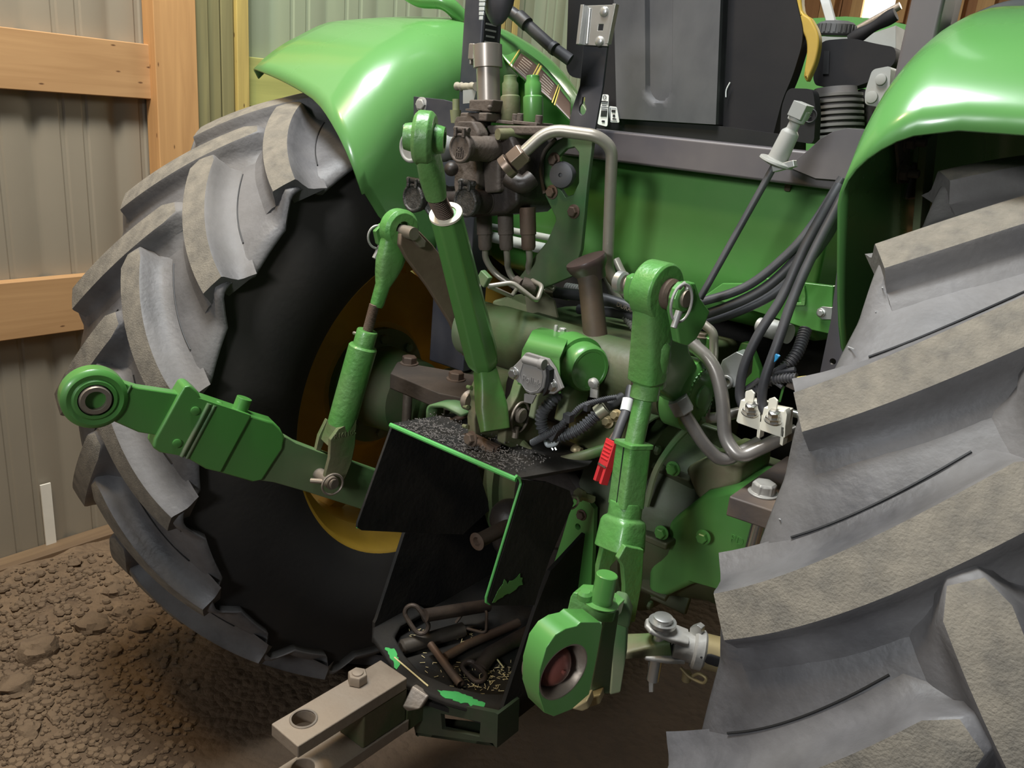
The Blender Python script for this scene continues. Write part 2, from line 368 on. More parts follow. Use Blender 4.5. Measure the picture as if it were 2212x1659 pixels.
YF = 4.3
m = MB(); x = -1.7
while x < 4.0:
    m.box((x + 0.07, YF + 0.02, 1.4), (0.134, 0.04, 3.4)); x += 0.14
fw = m.build('wall_front', FAR_W); tag(fw, kind='structure')
for px in (1590, 1672, 1790, 1990, 2065, 2130):
    p = U(px, 20, y=YF - 0.05); board('trim_7', (p.x - 0.045, YF - 0.09, -0.1), (p.x + 0.045, YF - 0.001, 3.0), PINE_V)
a, b = U(1858, 48, y=YF - 0.03), U(1950, -60, y=YF - 0.03)
wz0, wz1 = min(a.z, b.z), 2.6
wn = MB().box(((a.x + b.x) / 2, YF - 0.012, (wz0 + wz1) / 2), (abs(b.x - a.x), 0.012, wz1 - wz0)).build('window_1', DAYL); tag(wn, kind='structure')
for sx in (a.x - 0.035, b.x + 0.035): board('trim_8', (sx - 0.035, YF - 0.05, wz0 - 0.07), (sx + 0.035, YF - 0.001, wz1), PINE_V)
board('trim_8', (a.x - 0.07, YF - 0.05, wz0 - 0.07), (b.x + 0.07, YF - 0.001, wz0), PINE_V)

# ---- dirt floor
m = MB(); n = 150; x0, x1, y0, y1 = -1.67, 2.6, -3.0, 4.3
def gz(x, y):
    h = 0.020 * noise.noise(V((x * 1.6, y * 1.6, 0))) + 0.012 * noise.noise(V((x * 5, y * 5, 3))) + 0.007 * noise.noise(V((x * 14, y * 14, 7))) + 0.004 * noise.noise(V((x * 37, y * 37, 9)))
    t = max(0, min(1, (-0.9 - x) / 0.5)); h = h * (0.55 + 0.9 * t) - 0.012 + 0.02 * t
    return h
nx, ny = 330, 420
def gx(i): return x0 + (x1 - x0) * (i / nx) ** 1.25
def gy(j): return y0 + (y1 - y0) * j / ny
m.grid([[V((gx(i), gy(j), gz(gx(i), gy(j)))) for j in range(ny + 1)] for i in range(nx + 1)])
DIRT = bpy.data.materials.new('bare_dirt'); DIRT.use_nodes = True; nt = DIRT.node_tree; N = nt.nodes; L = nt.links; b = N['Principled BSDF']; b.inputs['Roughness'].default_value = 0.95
tc = N.new('ShaderNodeTexCoord'); n1 = N.new('ShaderNodeTexNoise'); n1.inputs['Scale'].default_value = 4; n1.inputs['Detail'].default_value = 12; n1.inputs['Roughness'].default_value = 0.7; L.new(tc.outputs['Object'], n1.inputs[0])
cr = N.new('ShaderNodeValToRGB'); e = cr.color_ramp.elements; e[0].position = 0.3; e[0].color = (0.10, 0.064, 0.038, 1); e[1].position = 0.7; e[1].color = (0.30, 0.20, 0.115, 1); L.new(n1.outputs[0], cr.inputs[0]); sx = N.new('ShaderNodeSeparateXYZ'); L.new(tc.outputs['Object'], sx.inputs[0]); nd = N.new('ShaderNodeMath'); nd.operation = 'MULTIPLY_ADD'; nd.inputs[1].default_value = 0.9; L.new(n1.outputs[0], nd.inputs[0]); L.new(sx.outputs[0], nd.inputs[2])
rr = N.new('ShaderNodeMapRange'); rr.inputs[1].default_value = -1.15; rr.inputs[2].default_value = -0.45; rr.inputs[3].default_value = 0.0; rr.inputs[4].default_value = 1.0; L.new(nd.outputs[0], rr.inputs[0])  # soil darkens towards the tractor: compacted ground, plus shade put into the colour
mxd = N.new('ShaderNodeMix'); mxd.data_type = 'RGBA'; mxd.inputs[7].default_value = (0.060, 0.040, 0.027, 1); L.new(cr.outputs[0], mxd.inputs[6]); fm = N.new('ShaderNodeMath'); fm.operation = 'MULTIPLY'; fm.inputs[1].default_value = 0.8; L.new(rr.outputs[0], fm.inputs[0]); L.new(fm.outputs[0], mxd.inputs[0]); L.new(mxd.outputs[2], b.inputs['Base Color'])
n2 = N.new('ShaderNodeTexNoise'); n2.inputs['Scale'].default_value = 55; n2.inputs['Detail'].default_value = 8; L.new(tc.outputs['Object'], n2.inputs[0])
vo = N.new('ShaderNodeTexVoronoi'); vo.inputs['Scale'].default_value = 45; L.new(tc.outputs['Object'], vo.inputs[0])
ad = N.new('ShaderNodeMath'); ad.operation = 'SUBTRACT'; L.new(n2.outputs[0], ad.inputs[0]); L.new(vo.outputs[0], ad.inputs[1])
bp = N.new('ShaderNodeBump'); bp.inputs['Strength'].default_value = 1.0; bp.inputs['Distance'].default_value = 0.007; L.new(ad.outputs[0], bp.inputs['Height']); L.new(bp.outputs[0], b.inputs['Normal'])
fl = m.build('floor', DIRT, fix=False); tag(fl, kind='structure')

def lump(name, c, r, seed, flat=0.6, seg=14, rings=9, k=0.45):
    mb = MB(); mb.sphere((0, 0, 0), 1, seg, rings)
    mb.v = [V((p.x, p.y, p.z * flat)) * r * (1 + k * noise.noise(p * 1.6 + V((seed * 3.1, 0, 0))) + 0.25 * k * noise.noise(p * 5 + V((0, seed, 0)))) + V(c) for p in mb.v]
    return mb
CLODM = mat('dry_soil', (0.20, 0.135, 0.08), 0.95, 0, (0.12, 0.08, 0.05), 0.7, 16, 0.9, 120)
clods = [(82, 1400, .050, 'large dry soil clod alone on the left, beside the picture edge below the skirt board'), (35, 1470, .040, 'rounded pinkish soil clod at the left edge of the dirt floor'),
         (200, 1345, .042, 'flat slab of soil broken at its end, midway between left wall and left tyre'), (262, 1318, .026, 'dark-faced soil clod just left of the left tyre lugs'),
         (245, 1273, .028, 'soil clod tucked against the shadowed lugs of the left tyre'), (160, 1215, .020, 'pale angular stone by the skirt board near the left tyre'),
         (247, 1395, .022, 'small upright soil clod in the gravelly patch left of the tyre'), (160, 1440, .022, 'small cone-shaped soil clod with a dark side, in the middle of the loose gravel'),
         (310, 1345, .030, 'crumbled soil lump pressed up against the tyre foot'), (66, 1250, .020, 'small dark soil clod close under the skirt board'),
         (215, 1492, .017, 'low soil crumb at the border of the smooth dirt'), (60, 1560, .026, 'shadowed soil clod near the lower left corner')]
for i, (px, py, r, lb) in enumerate(clods):
    p = U(px, py, z=0.015); o = lump('soil_clod', (p.x, p.y, gz(p.x, p.y) + r * 0.22), r, i + 1).build('soil_clod', CLODM); tag(o, lb, 'soil clod', 'loose clods on the dirt floor')
m = MB()
for i in range(3200):
    px = random.uniform(-60, 420); py = random.uniform(1200, 1659)
    if random.random() < (px - 120) / 420: continue
    p = U(px, py, z=0.0)
    if p.x < XW + 0.09: continue
    r = random.choice((.0025, .003, .004, .005, .006, .009, .012))
    q = MB(); q.sphere((0, 0, 0), 1, 6, 4)
    m.add([V((v.x * random.uniform(.8, 1.2), v.y, v.z * .7)) * r + V((p.x, p.y, gz(p.x, p.y) + r * .3)) for v in q.v], q.f)
for i in range(700):
    p = V((random.uniform(-1.2, .4), random.uniform(-1.2, -.75), 0)); r = random.choice((.002, .003, .004, .006)); q = MB(); q.sphere((0, 0, 0), 1, 6, 4)
    m.add([v * r + V((p.x, p.y, gz(p.x, p.y) + r * .3)) for v in q.v], q.f)
o = m.build('gravel', CLODM, fix=False); tag(o, 'fine loose gravel and crumbs scattered over the dirt floor', 'gravel', kind='stuff')
# ============================================================ the tractor: wheels and fenders
TR = empty('tractor', (0, 0, 0), 'green and yellow farm tractor seen from behind, hitch arms raised, parked on the dirt floor', 'tractor')
AZ = 0.70
def floor_r(w_): return 0.700 - 0.60 * w_ * w_
def top_r(w_): return 0.742 - 0.62 * w_ * w_
def tyre(xc, s, ph_in, ph_out, lw=.238):
    """s = -1: the side facing the tractor centre is at +x (left tyre)"""
    m = MB()
    def P(w_, r, th): return V((xc + s * w_, -r * cos(th), AZ + r * sin(th)))
    # w_ > 0 is the inner side
    nth = 19 * 24
    def lip(a, ph):
        f_ = ((math.degrees(a) - ph) / (360 / 19)) % 1.0 * 18.95
        pts = [(0, .690), (1.6, .686), (4.2, .648), (14.0, .652), (18.0, .686), (18.95, .690)]
        for (a0, r0), (a1, r1) in zip(pts, pts[1:]):
            if f_ <= a1: return r0 + (r1 - r0) * (f_ - a0) / (a1 - a0)
        return .69
    rows = []
    for i in range(nth):
        a = 2 * pi * i / nth; li = lip(a, ph_in); lo_ = lip(a, ph_out)
        row = [(.185, .392), (.200, .40), (.214, .425), (lw - .003, .48), (lw + .004, .54), (lw - .002, .595), (lw - .014, min(.632, li - .012)), (lw - .016, li - .006), (lw - .001, li), (lw, li + .004), (lw - .003, li + .009)]
        row += [(lw - .014, max(.670, li + .014)), (.19, floor_r(.19) - .001), (.16, floor_r(.16)), (.13, floor_r(.13)), (.06, floor_r(.06)), (0, .70)]
        ro = [(.185, .392), (.200, .40), (.214, .425), (.236, .48), (.243, .54), (.236, .595), (.224, min(.632, lo_ - .012)), (.222, lo_ - .006), (.237, lo_), (.238, lo_ + .004), (.235, lo_ + .009), (.224, max(.670, lo_ + .014)), (.19, floor_r(.19)), (.16, floor_r(.16)), (.13, floor_r(.13)), (.06, floor_r(.06))]
        rows.append([P(w_, r, a) for w_, r in row] + [P(-w_, r, a) for w_, r in reversed(ro)])
    nrow = len(rows[0])
    m.grid(rows, wrap=True, mif=lambda i, k: 0 if (k < 8 or k >= nrow - 9) else 1)
    for side, ph in ((1, ph_in), (-1, ph_out)):
        for j in range(19):
            tip = RAD(ph + j * 360 / 19)
            st = []
            ns = 15
            for q in range(ns + 1):
                u_ = q / ns; wp = 0.245 * u_                        # distance from the tip
                w_ = 0.224 - wp * 1.0; th = tip + RAD(50 * wp + 120 * wp * wp)
                # direction of the lug in (width, arc)
                dth = RAD(50 + 240 * wp) * 0.72; t2 = V((-1.0, dth)).normalized(); nrm2 = V((-t2.y, t2.x)) * 1.0
                kk = 1.0
                if q == ns: kk = 0.55
                hw = (0.024 + 0.004 * u_) * kk
                fr, tr_ = floor_r(abs(w_)) - .004, top_r(abs(w_)) * (1.0 if q < ns else 0.996)
                if q == 0: fr = .664
                sec = [(-hw - .046 * kk, fr), (-hw - .034 * kk, fr + .0055), (-hw - .022 * kk, fr + .010), (-hw - .013, fr + .018), (-hw - .007, tr_ - .016), (-hw - .003, tr_ - .004), (-hw, tr_), (0, tr_ + .0005), (hw, tr_), (hw + .003, tr_ - .004), (hw + .007, tr_ - .016), (hw + .013, fr + .018), (hw + .022 * kk, fr + .010), (hw + .034 * kk, fr + .0055), (hw + .046 * kk, fr)]
                ring_ = []
                for kq, (o_, r) in enumerate(sec):
                    if kq in (0, 1, 2, 12, 13, 14): r = floor_r(min(.222, abs(w_ + nrm2.x * o_))) + {0: -.004, 1: .0012, 2: .0058}[min(kq, 14 - kq)]
                    ring_.append(P(side * (w_ + nrm2.x * o_), r, th + nrm2.y * o_ / 0.72))
                st.append(ring_)
            # end caps
            m.grid(st, mif=lambda i, k: 2 if k in (6, 7) else 1)
            n0 = len(m.v); m.add(st[0], [tuple(range(15))], 1)
            # rounded nose
            e = st[-1]; cen = sum(e, V((0, 0, 0))) / 15; dirv = (st[-1][7] - st[-2][7]).normalized()
            nose = [p + dirv * 0.012 + (cen - p) * 0.25 for p in e]; base_n = [p + dirv * 0.03 + (cen - p) * 0.2 for p in e]
            nose[0] = base_n[0]; nose[14] = base_n[14]
            m.grid([e, nose], 1); m.add(nose, [tuple(range(15))], 1)
            # mould line across the void between two lugs, black for its groove's shade
            pts = []
            for q in range(7):
                w_ = 0.19 - 0.022 * q; th = tip + RAD(8.6 + 1.35 * q + 0.10 * q * q); pts.append(P(side * w_, floor_r(w_) + .0004, th))
            m.tube(catmull(pts, 3), 0.0015, 5, 3)
    return m
TYL = tyre(-0.750, 1, 31.8, 21.6).build('tire', [RUBD, RUBF, RUBW, INK], TR, label='left rear tire', ang=52); 
TYR = tyre(0.760, -1, 19.6, 10.1, .226).build('tire', [RUBD, RUBF, RUBW, INK], TR, label='right rear tire', ang=52)

def rim(xc, s):
    # s=+1: tractor side at +x
    r_ = empty('rim_assembly'); bpy.data.objects.remove(r_)
    m = MB(); prof = [(.192, .412), (.198, .408), (.196, .398), (.186, .388), (.150, .383), (.120, .350), (.04, .345), (-.06, .345), (-.12, .350), (-.150, .383), (-.186, .388), (-.196, .398), (-.198, .408), (-.192, .412)]
    inn = [(-.186, .395), (-.150, .390), (-.12, .358), (.12, .358), (.15, .390), (.186, .395)]
    m.lathe((xc, 0, AZ), (s, 0, 0), prof + inn + [prof[0]], 96, caps=False)
    for a in (20, 65, 110, 155, 200, 245, 290, 335):          # lugs that hold the disc
        c = V((xc - s * .02, -cos(RAD(a)) * .335, AZ + sin(RAD(a)) * .335)); R = Matrix.Rotation(RAD(a), 3, 'X')
        m.box(c, (.05, .03, .06), R)
    ro = m.build('rim', RIMY, TR, ang=40)
    m = MB(); m.lathe((xc - s * .0, 0, AZ), (-s, 0, 0), [(0, .05), (0, .17), (.03, .20), (.045, .26), (.03, .315), (.036, .318), (.052, .262), (.036, .204), (.008, .174), (.008, .05), (0, .05)], 64, caps=False)
    d = m.build('wheel_disc', RIMY, TR)
    m = MB(); m.lathe((xc - s * .01, 0, AZ), (s, 0, 0), [(0, .0), (0, .155), (.03, .155), (.035, .11), (.16, .10), (.17, .0)], 40)
    for k in range(8):
        a = 2 * pi * k / 8; m.hexb((xc + s * .018, .13 * cos(a), AZ + .13 * sin(a)), (s, 0, 0), .013, .012)
    m.build('wheel_hub', GREEND, TR)
    m = MB()
    for a in (28, -8, 150):
        p = V((xc + s * .135, -cos(RAD(a)) * .360, AZ + sin(RAD(a)) * .360)); n_ = V((0, cos(RAD(a)), -sin(RAD(a))))
        m.lathe(p, n_, [(0, .011), (.0035, .011), (.004, .009)], 14)
    m.build('rim_hole_light', LABELW, ro)  # white discs stand in for light seen through small rim holes
rim(-0.750, 1); rim(0.760, -1)

# ---- fenders
def T(a, right=False):
    pts = TRP if right else [(55, .70), (62, .735), (66, .757), (68, .770), (70, .784), (72, .800), (75, .820), (79, .842), (82, .856), (87, .885), (94, .908), (103, .927), (115, .94), (150, .93)]
    for (a0, r0), (a1, r1) in zip(pts, pts[1:]):
        if a <= a1: return r0 + (r1 - r0) * (a - a0) / (a1 - a0)
    return .92
TRP = [(55, .72), (62, .765), (66, .790), (69, .828), (72, .850), (75, .868), (82, .895), (90, .920), (105, .955), (150, .95)]
def fender(xi, s, da=0, rho=.12, right=False):
    m = MB(); W_ = 0.44
    st = [('abs', 0, .40, 76), ('abs', 0, .45, 70), ('abs', 0, .50, 66), ('abs', 0, .55, 63.2), ('abs', 0, .61, 61.8)]
    for k in range(0, 8):
        ph = pi / 2 * k / 7; st.append(('rel', rho * (1 - cos(ph)), -rho + rho * sin(ph), 61.2 + 5.0 * (k / 7) ** 1.3))
    for k in range(1, 9):
        u_ = k / 8; st.append(('rel', rho + (W_ - rho) * u_, 0.004 * sin(pi * u_) - 0.006 * u_, 66.2 + 6 * u_ ** .8))
    st += [('rel', W_ + .008, -.012, 72.5), ('rel', W_ + .010, -.035, 73)]
    rows = []
    NA = 36
    for kind, dx, r, a0 in st:
        row = []
        for i in range(NA + 1):
            if right: a0 = {.40: 77, .45: 71, .50: 68.6, .55: 67.2, .61: 66.2}.get(r, a0) if kind == 'abs' else 65.2 + 2.2 * min(1, dx / .10)
            a = a0 + (142 - a0) * i / NA
            rr = r if kind == 'abs' else T(a, right) + r
            if kind == 'abs': rr = r + (0 if a < 100 else 0)
            row.append(V((xi + s * dx, -rr * cos(RAD(a)), AZ + rr * sin(RAD(a)))))
        rows.append(row)
    m.grid(rows)
    return m.build('fender', GREENF, TR, solid=0.004, fix=True, ang=60)
FL = fender(-0.485, -1); FL['label'] = 'left fender'
FR = fender(0.45, 1, rho=.075, right=True); FR['label'] = 'right fender'

for px, py in ((1902, 620), (1886, 672), (1838, 752), (1728, 997), (1680, 1120), (1641, 1246), (1575, 1520), (1536, 1644)):
    p = U(px + 6, py + 2, x=.552); m = MB(); m.tube([p, U(px - 6, py - 3, x=.540)], .0007, 5); m.build('moulding_nub', mat('pale_rubber_nub', (.45, .45, .45), .6) if px == 1902 else bpy.data.materials['pale_rubber_nub'], TYR)
# ============================================================ roll bar, tank, seat, console
def rotv(p, q):            # rotation taking +Z to q-p
    return (V(q) - V(p)).to_track_quat('Z', 'Y').to_matrix()
def pl(m, pts, y=None, x=None, z=None, t=0.01, holes=(), mi=None):
    """flat plate: pixel outline on one plane, thickness t along the plane's axis"""
    f = lambda p: U(p[0], p[1], x=x, y=y, z=z)
    vec = V((t, 0, 0)) if x is not None else V((0, t, 0)) if y is not None else V((0, 0, t))
    hs = [circ(U(h[0], h[1], x=x, y=y, z=z), vec, h[2], 16) for h in holes]
    return m.prism([f(p) for p in pts], vec, hs, mi)

# left post of the roll bar
pa, pb = U(997, 100, y=-0.05), U(1040, 100, y=-0.05)
xl0, xl1 = pa.x, pb.x; 
m = MB(); m.box(((xl0 + xl1) / 2, -0.02, 1.72), (xl1 - xl0, 0.062, 0.66)); rops_l = m.build('roll_bar_post', BLACKP, TR, bevel=.006, label='left roll bar post with a printed notice')
m = MB(); zt = U(1058, 52, x=xl1).z; zb = U(1058, 96, x=xl1).z; ya_, yb_ = U(1042, 70, x=xl1).y, U(1075, 70, x=xl1).y
m.box((xl1 + .0008, (ya_ + yb_) / 2, 1.56), (.0012, (yb_ - ya_) * .86, .20)); nt_ = m.build('warning_label', INK, rops_l)
m = MB()
for k in range(9): m.box((xl1 + .0018, (ya_ + yb_) / 2, 1.492 + .0115 * k), (.0006, (yb_ - ya_) * (.70 if k % 3 else .55), .0035))
m.box((xl1 + .0018, (ya_ + yb_) / 2, 1.475), (.0006, (yb_ - ya_) * .72, .0055)); m.build('label_text', mat('pale_print', (.30, .29, .27), .6), rops_l)
# right post
p0, p1 = U(1940, 120, y=-0.02), U(2012, 120, y=-0.02)
xr0, xr1 = p0.x, p1.x
MB().box(((xr0 + xr1) / 2, 0.015, 1.70), (xr1 - xr0, 0.07, 0.72)).build('roll_bar_post', RAIL, TR, bevel=.006)
q = U(2040, 20, y=.10); MB().box((q.x, .10, 1.72), (.035, .05, .5)).build('roll_bar_brace', BLACKP, TR, bevel=.004)
# cross bar
zc1 = U(1285, 279, y=0).z; zc0 = U(1300, 346, y=0).z
m = MB(); xa, xb = U(1180, 290, y=0).x, xr1 + .01
m.box(((xa + xb) / 2, .045, (zc0 + zc1) / 2), (xb - xa, .09, zc1 - zc0)); m.build('roll_bar_crossbar', RAIL, TR, bevel=.005, seg=3)
m = MB(); pl(m, [(1700, 360), (1745, 325), (1772, 300), (1800, 284), (1830, 277), (1862, 279), (1890, 282), (1890, 395), (1760, 385)], y=-.012, t=.010)
m.build('gusset_plate', RAIL, TR, bevel=.002)
m = MB(); pl(m, [(893, 208), (958, 215), (985, 222), (985, 300), (893, 285)], y=-.21, t=.004); gp = m.build('side_bracket', BLACKP, TR, bevel=.001)
m = MB(); m.hexb(U(912, 226, y=-.21), (.2, -1, 0), .0105, .008); m.build('bolt', ZINCD, gp)
m = MB(); pl(m, [(1000, 195), (1030, 192), (1022, 222), (1000, 224)], y=-.1, t=.004); m.build('seal_strip', GREYP, TR)
m = MB(); m.tube(catmull([U(985, 186, y=-.08), U(1005, 188, y=-.08), U(1030, 187, y=-.1)], 5), lambda t: .008 + .0015 * sin(t * 26), 12); m.build('dusty_boot', mat('dusty_rubber', (.34, .30, .23), .8), TR)
# tail lamp with the ribbed reflector
lc = U(1080, -38, y=-.12)
m = MB(); m.sphere(lc, .068, 28, 16, sc=(.55, .35, 1.12)); lamp = m.build('turn_signal_lamp', BLACKP, TR)
m = MB()
for k in range(12):
    z_ = lc.z - .060 + k * .008; hw = .0040 + .0065 * math.sqrt(max(0, (k + .3) / 12))
    m.box((U(1040, 40, y=-.150).x, -.150, z_ - .006), (hw * 2.0, .004, .0066))
m.build('ribbed_reflector', mat('clear_reflector', (.72, .76, .76), .2, .35), lamp, bevel=.001)

# fuel tank below the cross bar
yt = .055
A = U(1150, 330, y=yt); B = U(1812, 390, y=yt)
zt_, zm_ = 1.345, U(1600, 655, y=yt).z
prof = [(yt, zt_), (yt, zm_ + .05), (yt + .006, zm_ + .01), (yt + .03, zm_ - .03), (yt + .075, zm_ - .055), (yt + .2, zm_ - .07), (yt + .4, zm_ - .07), (yt + .4, zt_)]
m = MB(); m.prism([V((A.x - .12, y_, z_)) for y_, z_ in prof], (B.x - A.x + .12, 0, 0)); tank = m.build('fuel_tank', GREEN, TR, bevel=.01, seg=3)
m = MB()
pl(m, [(1560, 612), (1640, 612), (1650, 600), (1800, 618), (1795, 722), (1745, 712), (1640, 676), (1520, 640)], y=.035, t=.012); tb = m.build('tank_bracket', GREEN, TR, bevel=.002)
m = MB(); pl(m, [(1765, 668), (1776, 662), (1797, 664), (1797, 690), (1776, 690), (1765, 682)], y=.026, t=.004); m.hexb(U(1774, 676, y=.026), (0, -1, 0), .006, .005); m.build('cable_tab', ZINC, tb, bevel=.0006)
m = MB(); pl(m, [(1712, 640), (1722, 641), (1722, 654), (1730, 654), (1731, 628), (1737, 616), (1740, 640), (1738, 660), (1712, 660)], y=.028, t=.008); m.build('latch_clip', GREENC, tb, bevel=.001)
m = MB(); m.hexb(U(1703, 400, y=yt - .004) + V((0, 0, .004)), (0, 0, -1), .006, .012); m.build('tank_bolt', RUST, TR)

# slow-vehicle sign bracket
m = MB()
kh = [U(1258, 236, y=-.035) + V((.0085 * cos(a), 0, .0115 * sin(a) - .006)) for a in [pi * 2 * k / 14 for k in range(14)]]
slot = U(1260, 219, y=-.035); kh = [p for p in kh]
kh2 = []
for k in range(14):
    a = 2 * pi * k / 14 + pi / 2
    p = U(1258, 236, y=-.035) + V((.0085 * cos(a), 0, .0105 * sin(a)))
    kh2.append(p)
kh2 = [U(1258, 236, y=-.035) + V((.0032, 0, .022)), U(1258, 236, y=-.035) + V((-.0032, 0, .022))] + kh2[1:]
m.prism([U(*p, y=-.035) for p in [(1252, 185), (1302, 185), (1284, 285), (1228, 282), (1234, 240)]], (0, .006, 0), [kh2])
m.prism([U(1252, 185, y=-.035), U(1302, 185, y=-.035), U(1312, 98, y=-.050), U(1260, 98, y=-.050)], (0, .006, 0))
sb = m.build('sign_bracket', BLACKP, TR, bevel=.001)
m = MB(); Y = -.056
m.prism([U(*p, y=Y) for p in [(1266, 12), (1328, 10), (1312, 100), (1256, 97)]], (0, .003, 0), [[U(*p, y=Y) for p in [(1293, 52), (1304, 52), (1302, 66), (1291, 66)]]])
for a, b in (((1262, 12), (1252, 97)), ((1331, 10), (1314, 96))):
    m.prism([U(a[0], a[1], y=Y), U(a[0] + 7, a[1], y=Y), U(b[0] + 7, b[1], y=Y), U(b[0], b[1], y=Y)], (0, -.012, 0))
m.tube([U(1275, 18, y=Y), U(1268, 95, y=Y)], .0035, 10)
cl = m.build('sign_clip', ZINC, sb, bevel=.0006)
m = MB(); m.sphere(U(1304, 25, y=Y - .002), .009, 14, 8, sc=(1, .4, 1)); m.build('rivet', ZINC, sb)
m = MB(); m.sphere(U(1294, 89, y=Y - .002), .009, 14, 8, sc=(1, .4, 1)); m.build('rivet', ZINC, sb)

# seat: back shell, ribbed centre panel, cushion sides
def rpoly(pts, r, y, n=5):
    out = []
    P = [U(*p, y=y) for p in pts]; N_ = len(P)
    for i in range(N_):
        a, b, c = P[i - 1], P[i], P[(i + 1) % N_]; d1, d2 = a - b, c - b; L = min(r, d1.length * .4, d2.length * .4)
        p, q = b + d1.normalized() * L, b + d2.normalized() * L
        for k in range(n + 1):
            t = k / n; out.append(p * (1 - t) ** 2 + b * 2 * t * (1 - t) + q * t * t)
    return out
Y = .24
m = MB(); m.prism(rpoly([(1232, -140), (1222, 165), (1290, 175), (1322, 262), (1480, 300), (1640, 310), (1668, 300), (1690, 215), (1712, 165), (1738, 80), (1715, -20), (1700, -140)], .03, Y), (0, .035, 0))
seat = m.build('seat_back', PLAST, TR, bevel=.018, seg=4)
m = MB(); Yp = .205
P4 = [U(*p, y=Yp) for p in [(1322, -140), (1332, 256), (1546, 269), (1562, -140)]]
n = 26; rows = []
for i in range(n + 1):
    a = i / n; row = []
    for j in range(41):
        b = j / 40
        p = (P4[0] * (1 - b) + P4[1] * b) * (1 - a) + (P4[3] * (1 - b) + P4[2] * b) * a
        cx_ = abs(a - .435) / .115; top = b; gb = .80
        dd = 0
        if b < gb: dd = cx_
        else: dd = hypot(cx_, (b - gb) / .09)
        d_ = .020 * max(0, min(1, (1.12 - dd) / .28)) * (1 if dd > .0 else 1)
        row.append(p + V((0, d_, 0)))
    rows.append(row)
m.grid(rows)
n0 = len(rows); back = V((0, .045, 0))
m.prism([P4[0] + V((0, .012, 0)), P4[1] + V((0, .012, 0)), P4[2] + V((0, .012, 0)), P4[3] + V((0, .012, 0))], (0, .02, 0))
for a, b in ((0, 1), (1, 2), (2, 3)): m.add([P4[a], P4[b], P4[b] + back, P4[a] + back], [(0, 1, 2, 3)])
m.build('ribbed_back_panel', SEATP, seat, fix=False, ang=50)
def smooth_px(pts, n=5): 
    return [(p.x, p.y) for p in catmull([V((a, b, 0)) for a, b in pts], n)]
m = MB(); L_ = smooth_px([(1692, -60), (1703, 20), (1722, 55), (1738, 80), (1742, 110), (1735, 165)]); Rr = smooth_px([(1742, 178), (1762, 130), (1768, 80), (1752, 42), (1732, 20), (1730, -60)])
m.prism([U(*p, y=.245) for p in L_ + Rr], (0, .022, 0)); m.build('yellow_seat_side', YELLOW, seat, bevel=.010, seg=3)
m = MB(); m.prism(rpoly([(1702, 190), (1756, 192), (1762, 240), (1758, 312), (1684, 300), (1688, 230)], .012, .20), (0, .03, 0)); sp = m.build('seat_suspension_cover', PLAST, TR, bevel=.01)
m = MB(); c_ = U(1750, 250, y=.198); m.torus(c_, (0, 1, 0), .012, .0014, 24, 6); m.tube([c_ + V((.003, 0, .006)), c_ + V((-.004, 0, .001)), c_ + V((.002, 0, -.002)), c_ + V((-.003, 0, -.007))], .0012, 6); m.build('emblem', INK, sp)
m = MB(); m.prism(rpoly([(1280, 215), (1330, 255), (1480, 262), (1700, 292), (1700, 350), (1280, 330)], .01, .215), (0, .10, 0)); m.build('seat_base', PLAST, TR, bevel=.006)
# white care tags on the seat
m = MB(); m.prism(rpoly([(1294, 204), (1315, 204), (1312, 274), (1290, 268), (1290, 235)], .006, .190), (0, .0012, 0)); tg = m.build('seat_tag', LABELW, seat)
m = MB()
Yq = .1885
for k in range(5):
    a = U(1296 + 1 * (k % 2), 219 + k * 4, y=Yq); m.box(a + V((.011, 0, 0)), (.020 - .004 * (k % 3), .0004, .0014 if k else .003))
for k in range(8): m.box(U(1297 + k * 1.7, 245, y=Yq) + V((.002, 0, 0)), (.0014, .0004, .014))
m.box(U(1303, 262, y=Yq), (.008, .0004, .004)); m.torus(U(1306, 210, y=Yq), (0, 1, 0), .004, .0007, 12, 5); m.build('tag_print', INK, tg)
m = MB(); m.prism(rpoly([(1315, 229), (1332, 231), (1338, 265), (1318, 264)], .004, .196), (0, .0012, 0)); tg2 = m.build('seat_tag', LABELW, seat)
m = MB(); Yq = .1945
for a_, b_ in (((1318, 233), (1331, 234)), ((1318, 233), (1318, 261)), ((1318, 261), (1333, 262))): m.tube([U(*a_, y=Yq), U(*b_, y=Yq)], .0006, 5)
m.box(U(1325, 240, y=Yq), (.010, .0004, .005)); m.box(U(1326, 250, y=Yq), (.006, .0004, .005)); m.box(U(1327, 257, y=Yq), (.010, .0004, .0025)); m.build('tag_print', INK, tg2)
m = MB(); m.tube(catmull([U(1577, 178, y=.23), U(1569, 194, y=.23), U(1568, 210, y=.23)], 4), .0013, 6); m.build('loose_thread', LABELW, seat)

# armrest console, bellows, knob, lever
Y = .36
m = MB(); m.prism(rpoly([(1770, 88), (1840, 82), (1895, 95), (1935, 102), (1935, 135), (1905, 160), (1880, 176), (1840, 190), (1762, 185), (1756, 170)], .02, Y), (0, .05, 0)); con = m.build('armrest_console', PLAST, TR, bevel=.014, seg=4)
m = MB(); m.prism([U(*p, y=Y - .002) for p in [(1780, 110), (1792, 110), (1790, 160), (1777, 160)]], (0, .004, 0)); m.build('console_slot', INK, con)
kc = U(1803, 78, y=.42)
m = MB(); m.lathe(kc, (0, -.06, 1), [(0, .034), (.004, .038), (.022, .037), (.026, .032), (.0275, .025), (.0285, .024), (.029, 0)], 32)
for k in range(24):
    a = 2 * pi * k / 24; m.box(kc + V((.0378 * cos(a), .0378 * sin(a), .012)), (.004, .0045, .016), Matrix.Rotation(a, 3, 'Z'))
kn = m.build('control_knob', mat('grey_knob', (.10, .095, .09), .5), TR) if True else m.build('control_knob', HOSE, TR, bevel=.001)
m = MB()
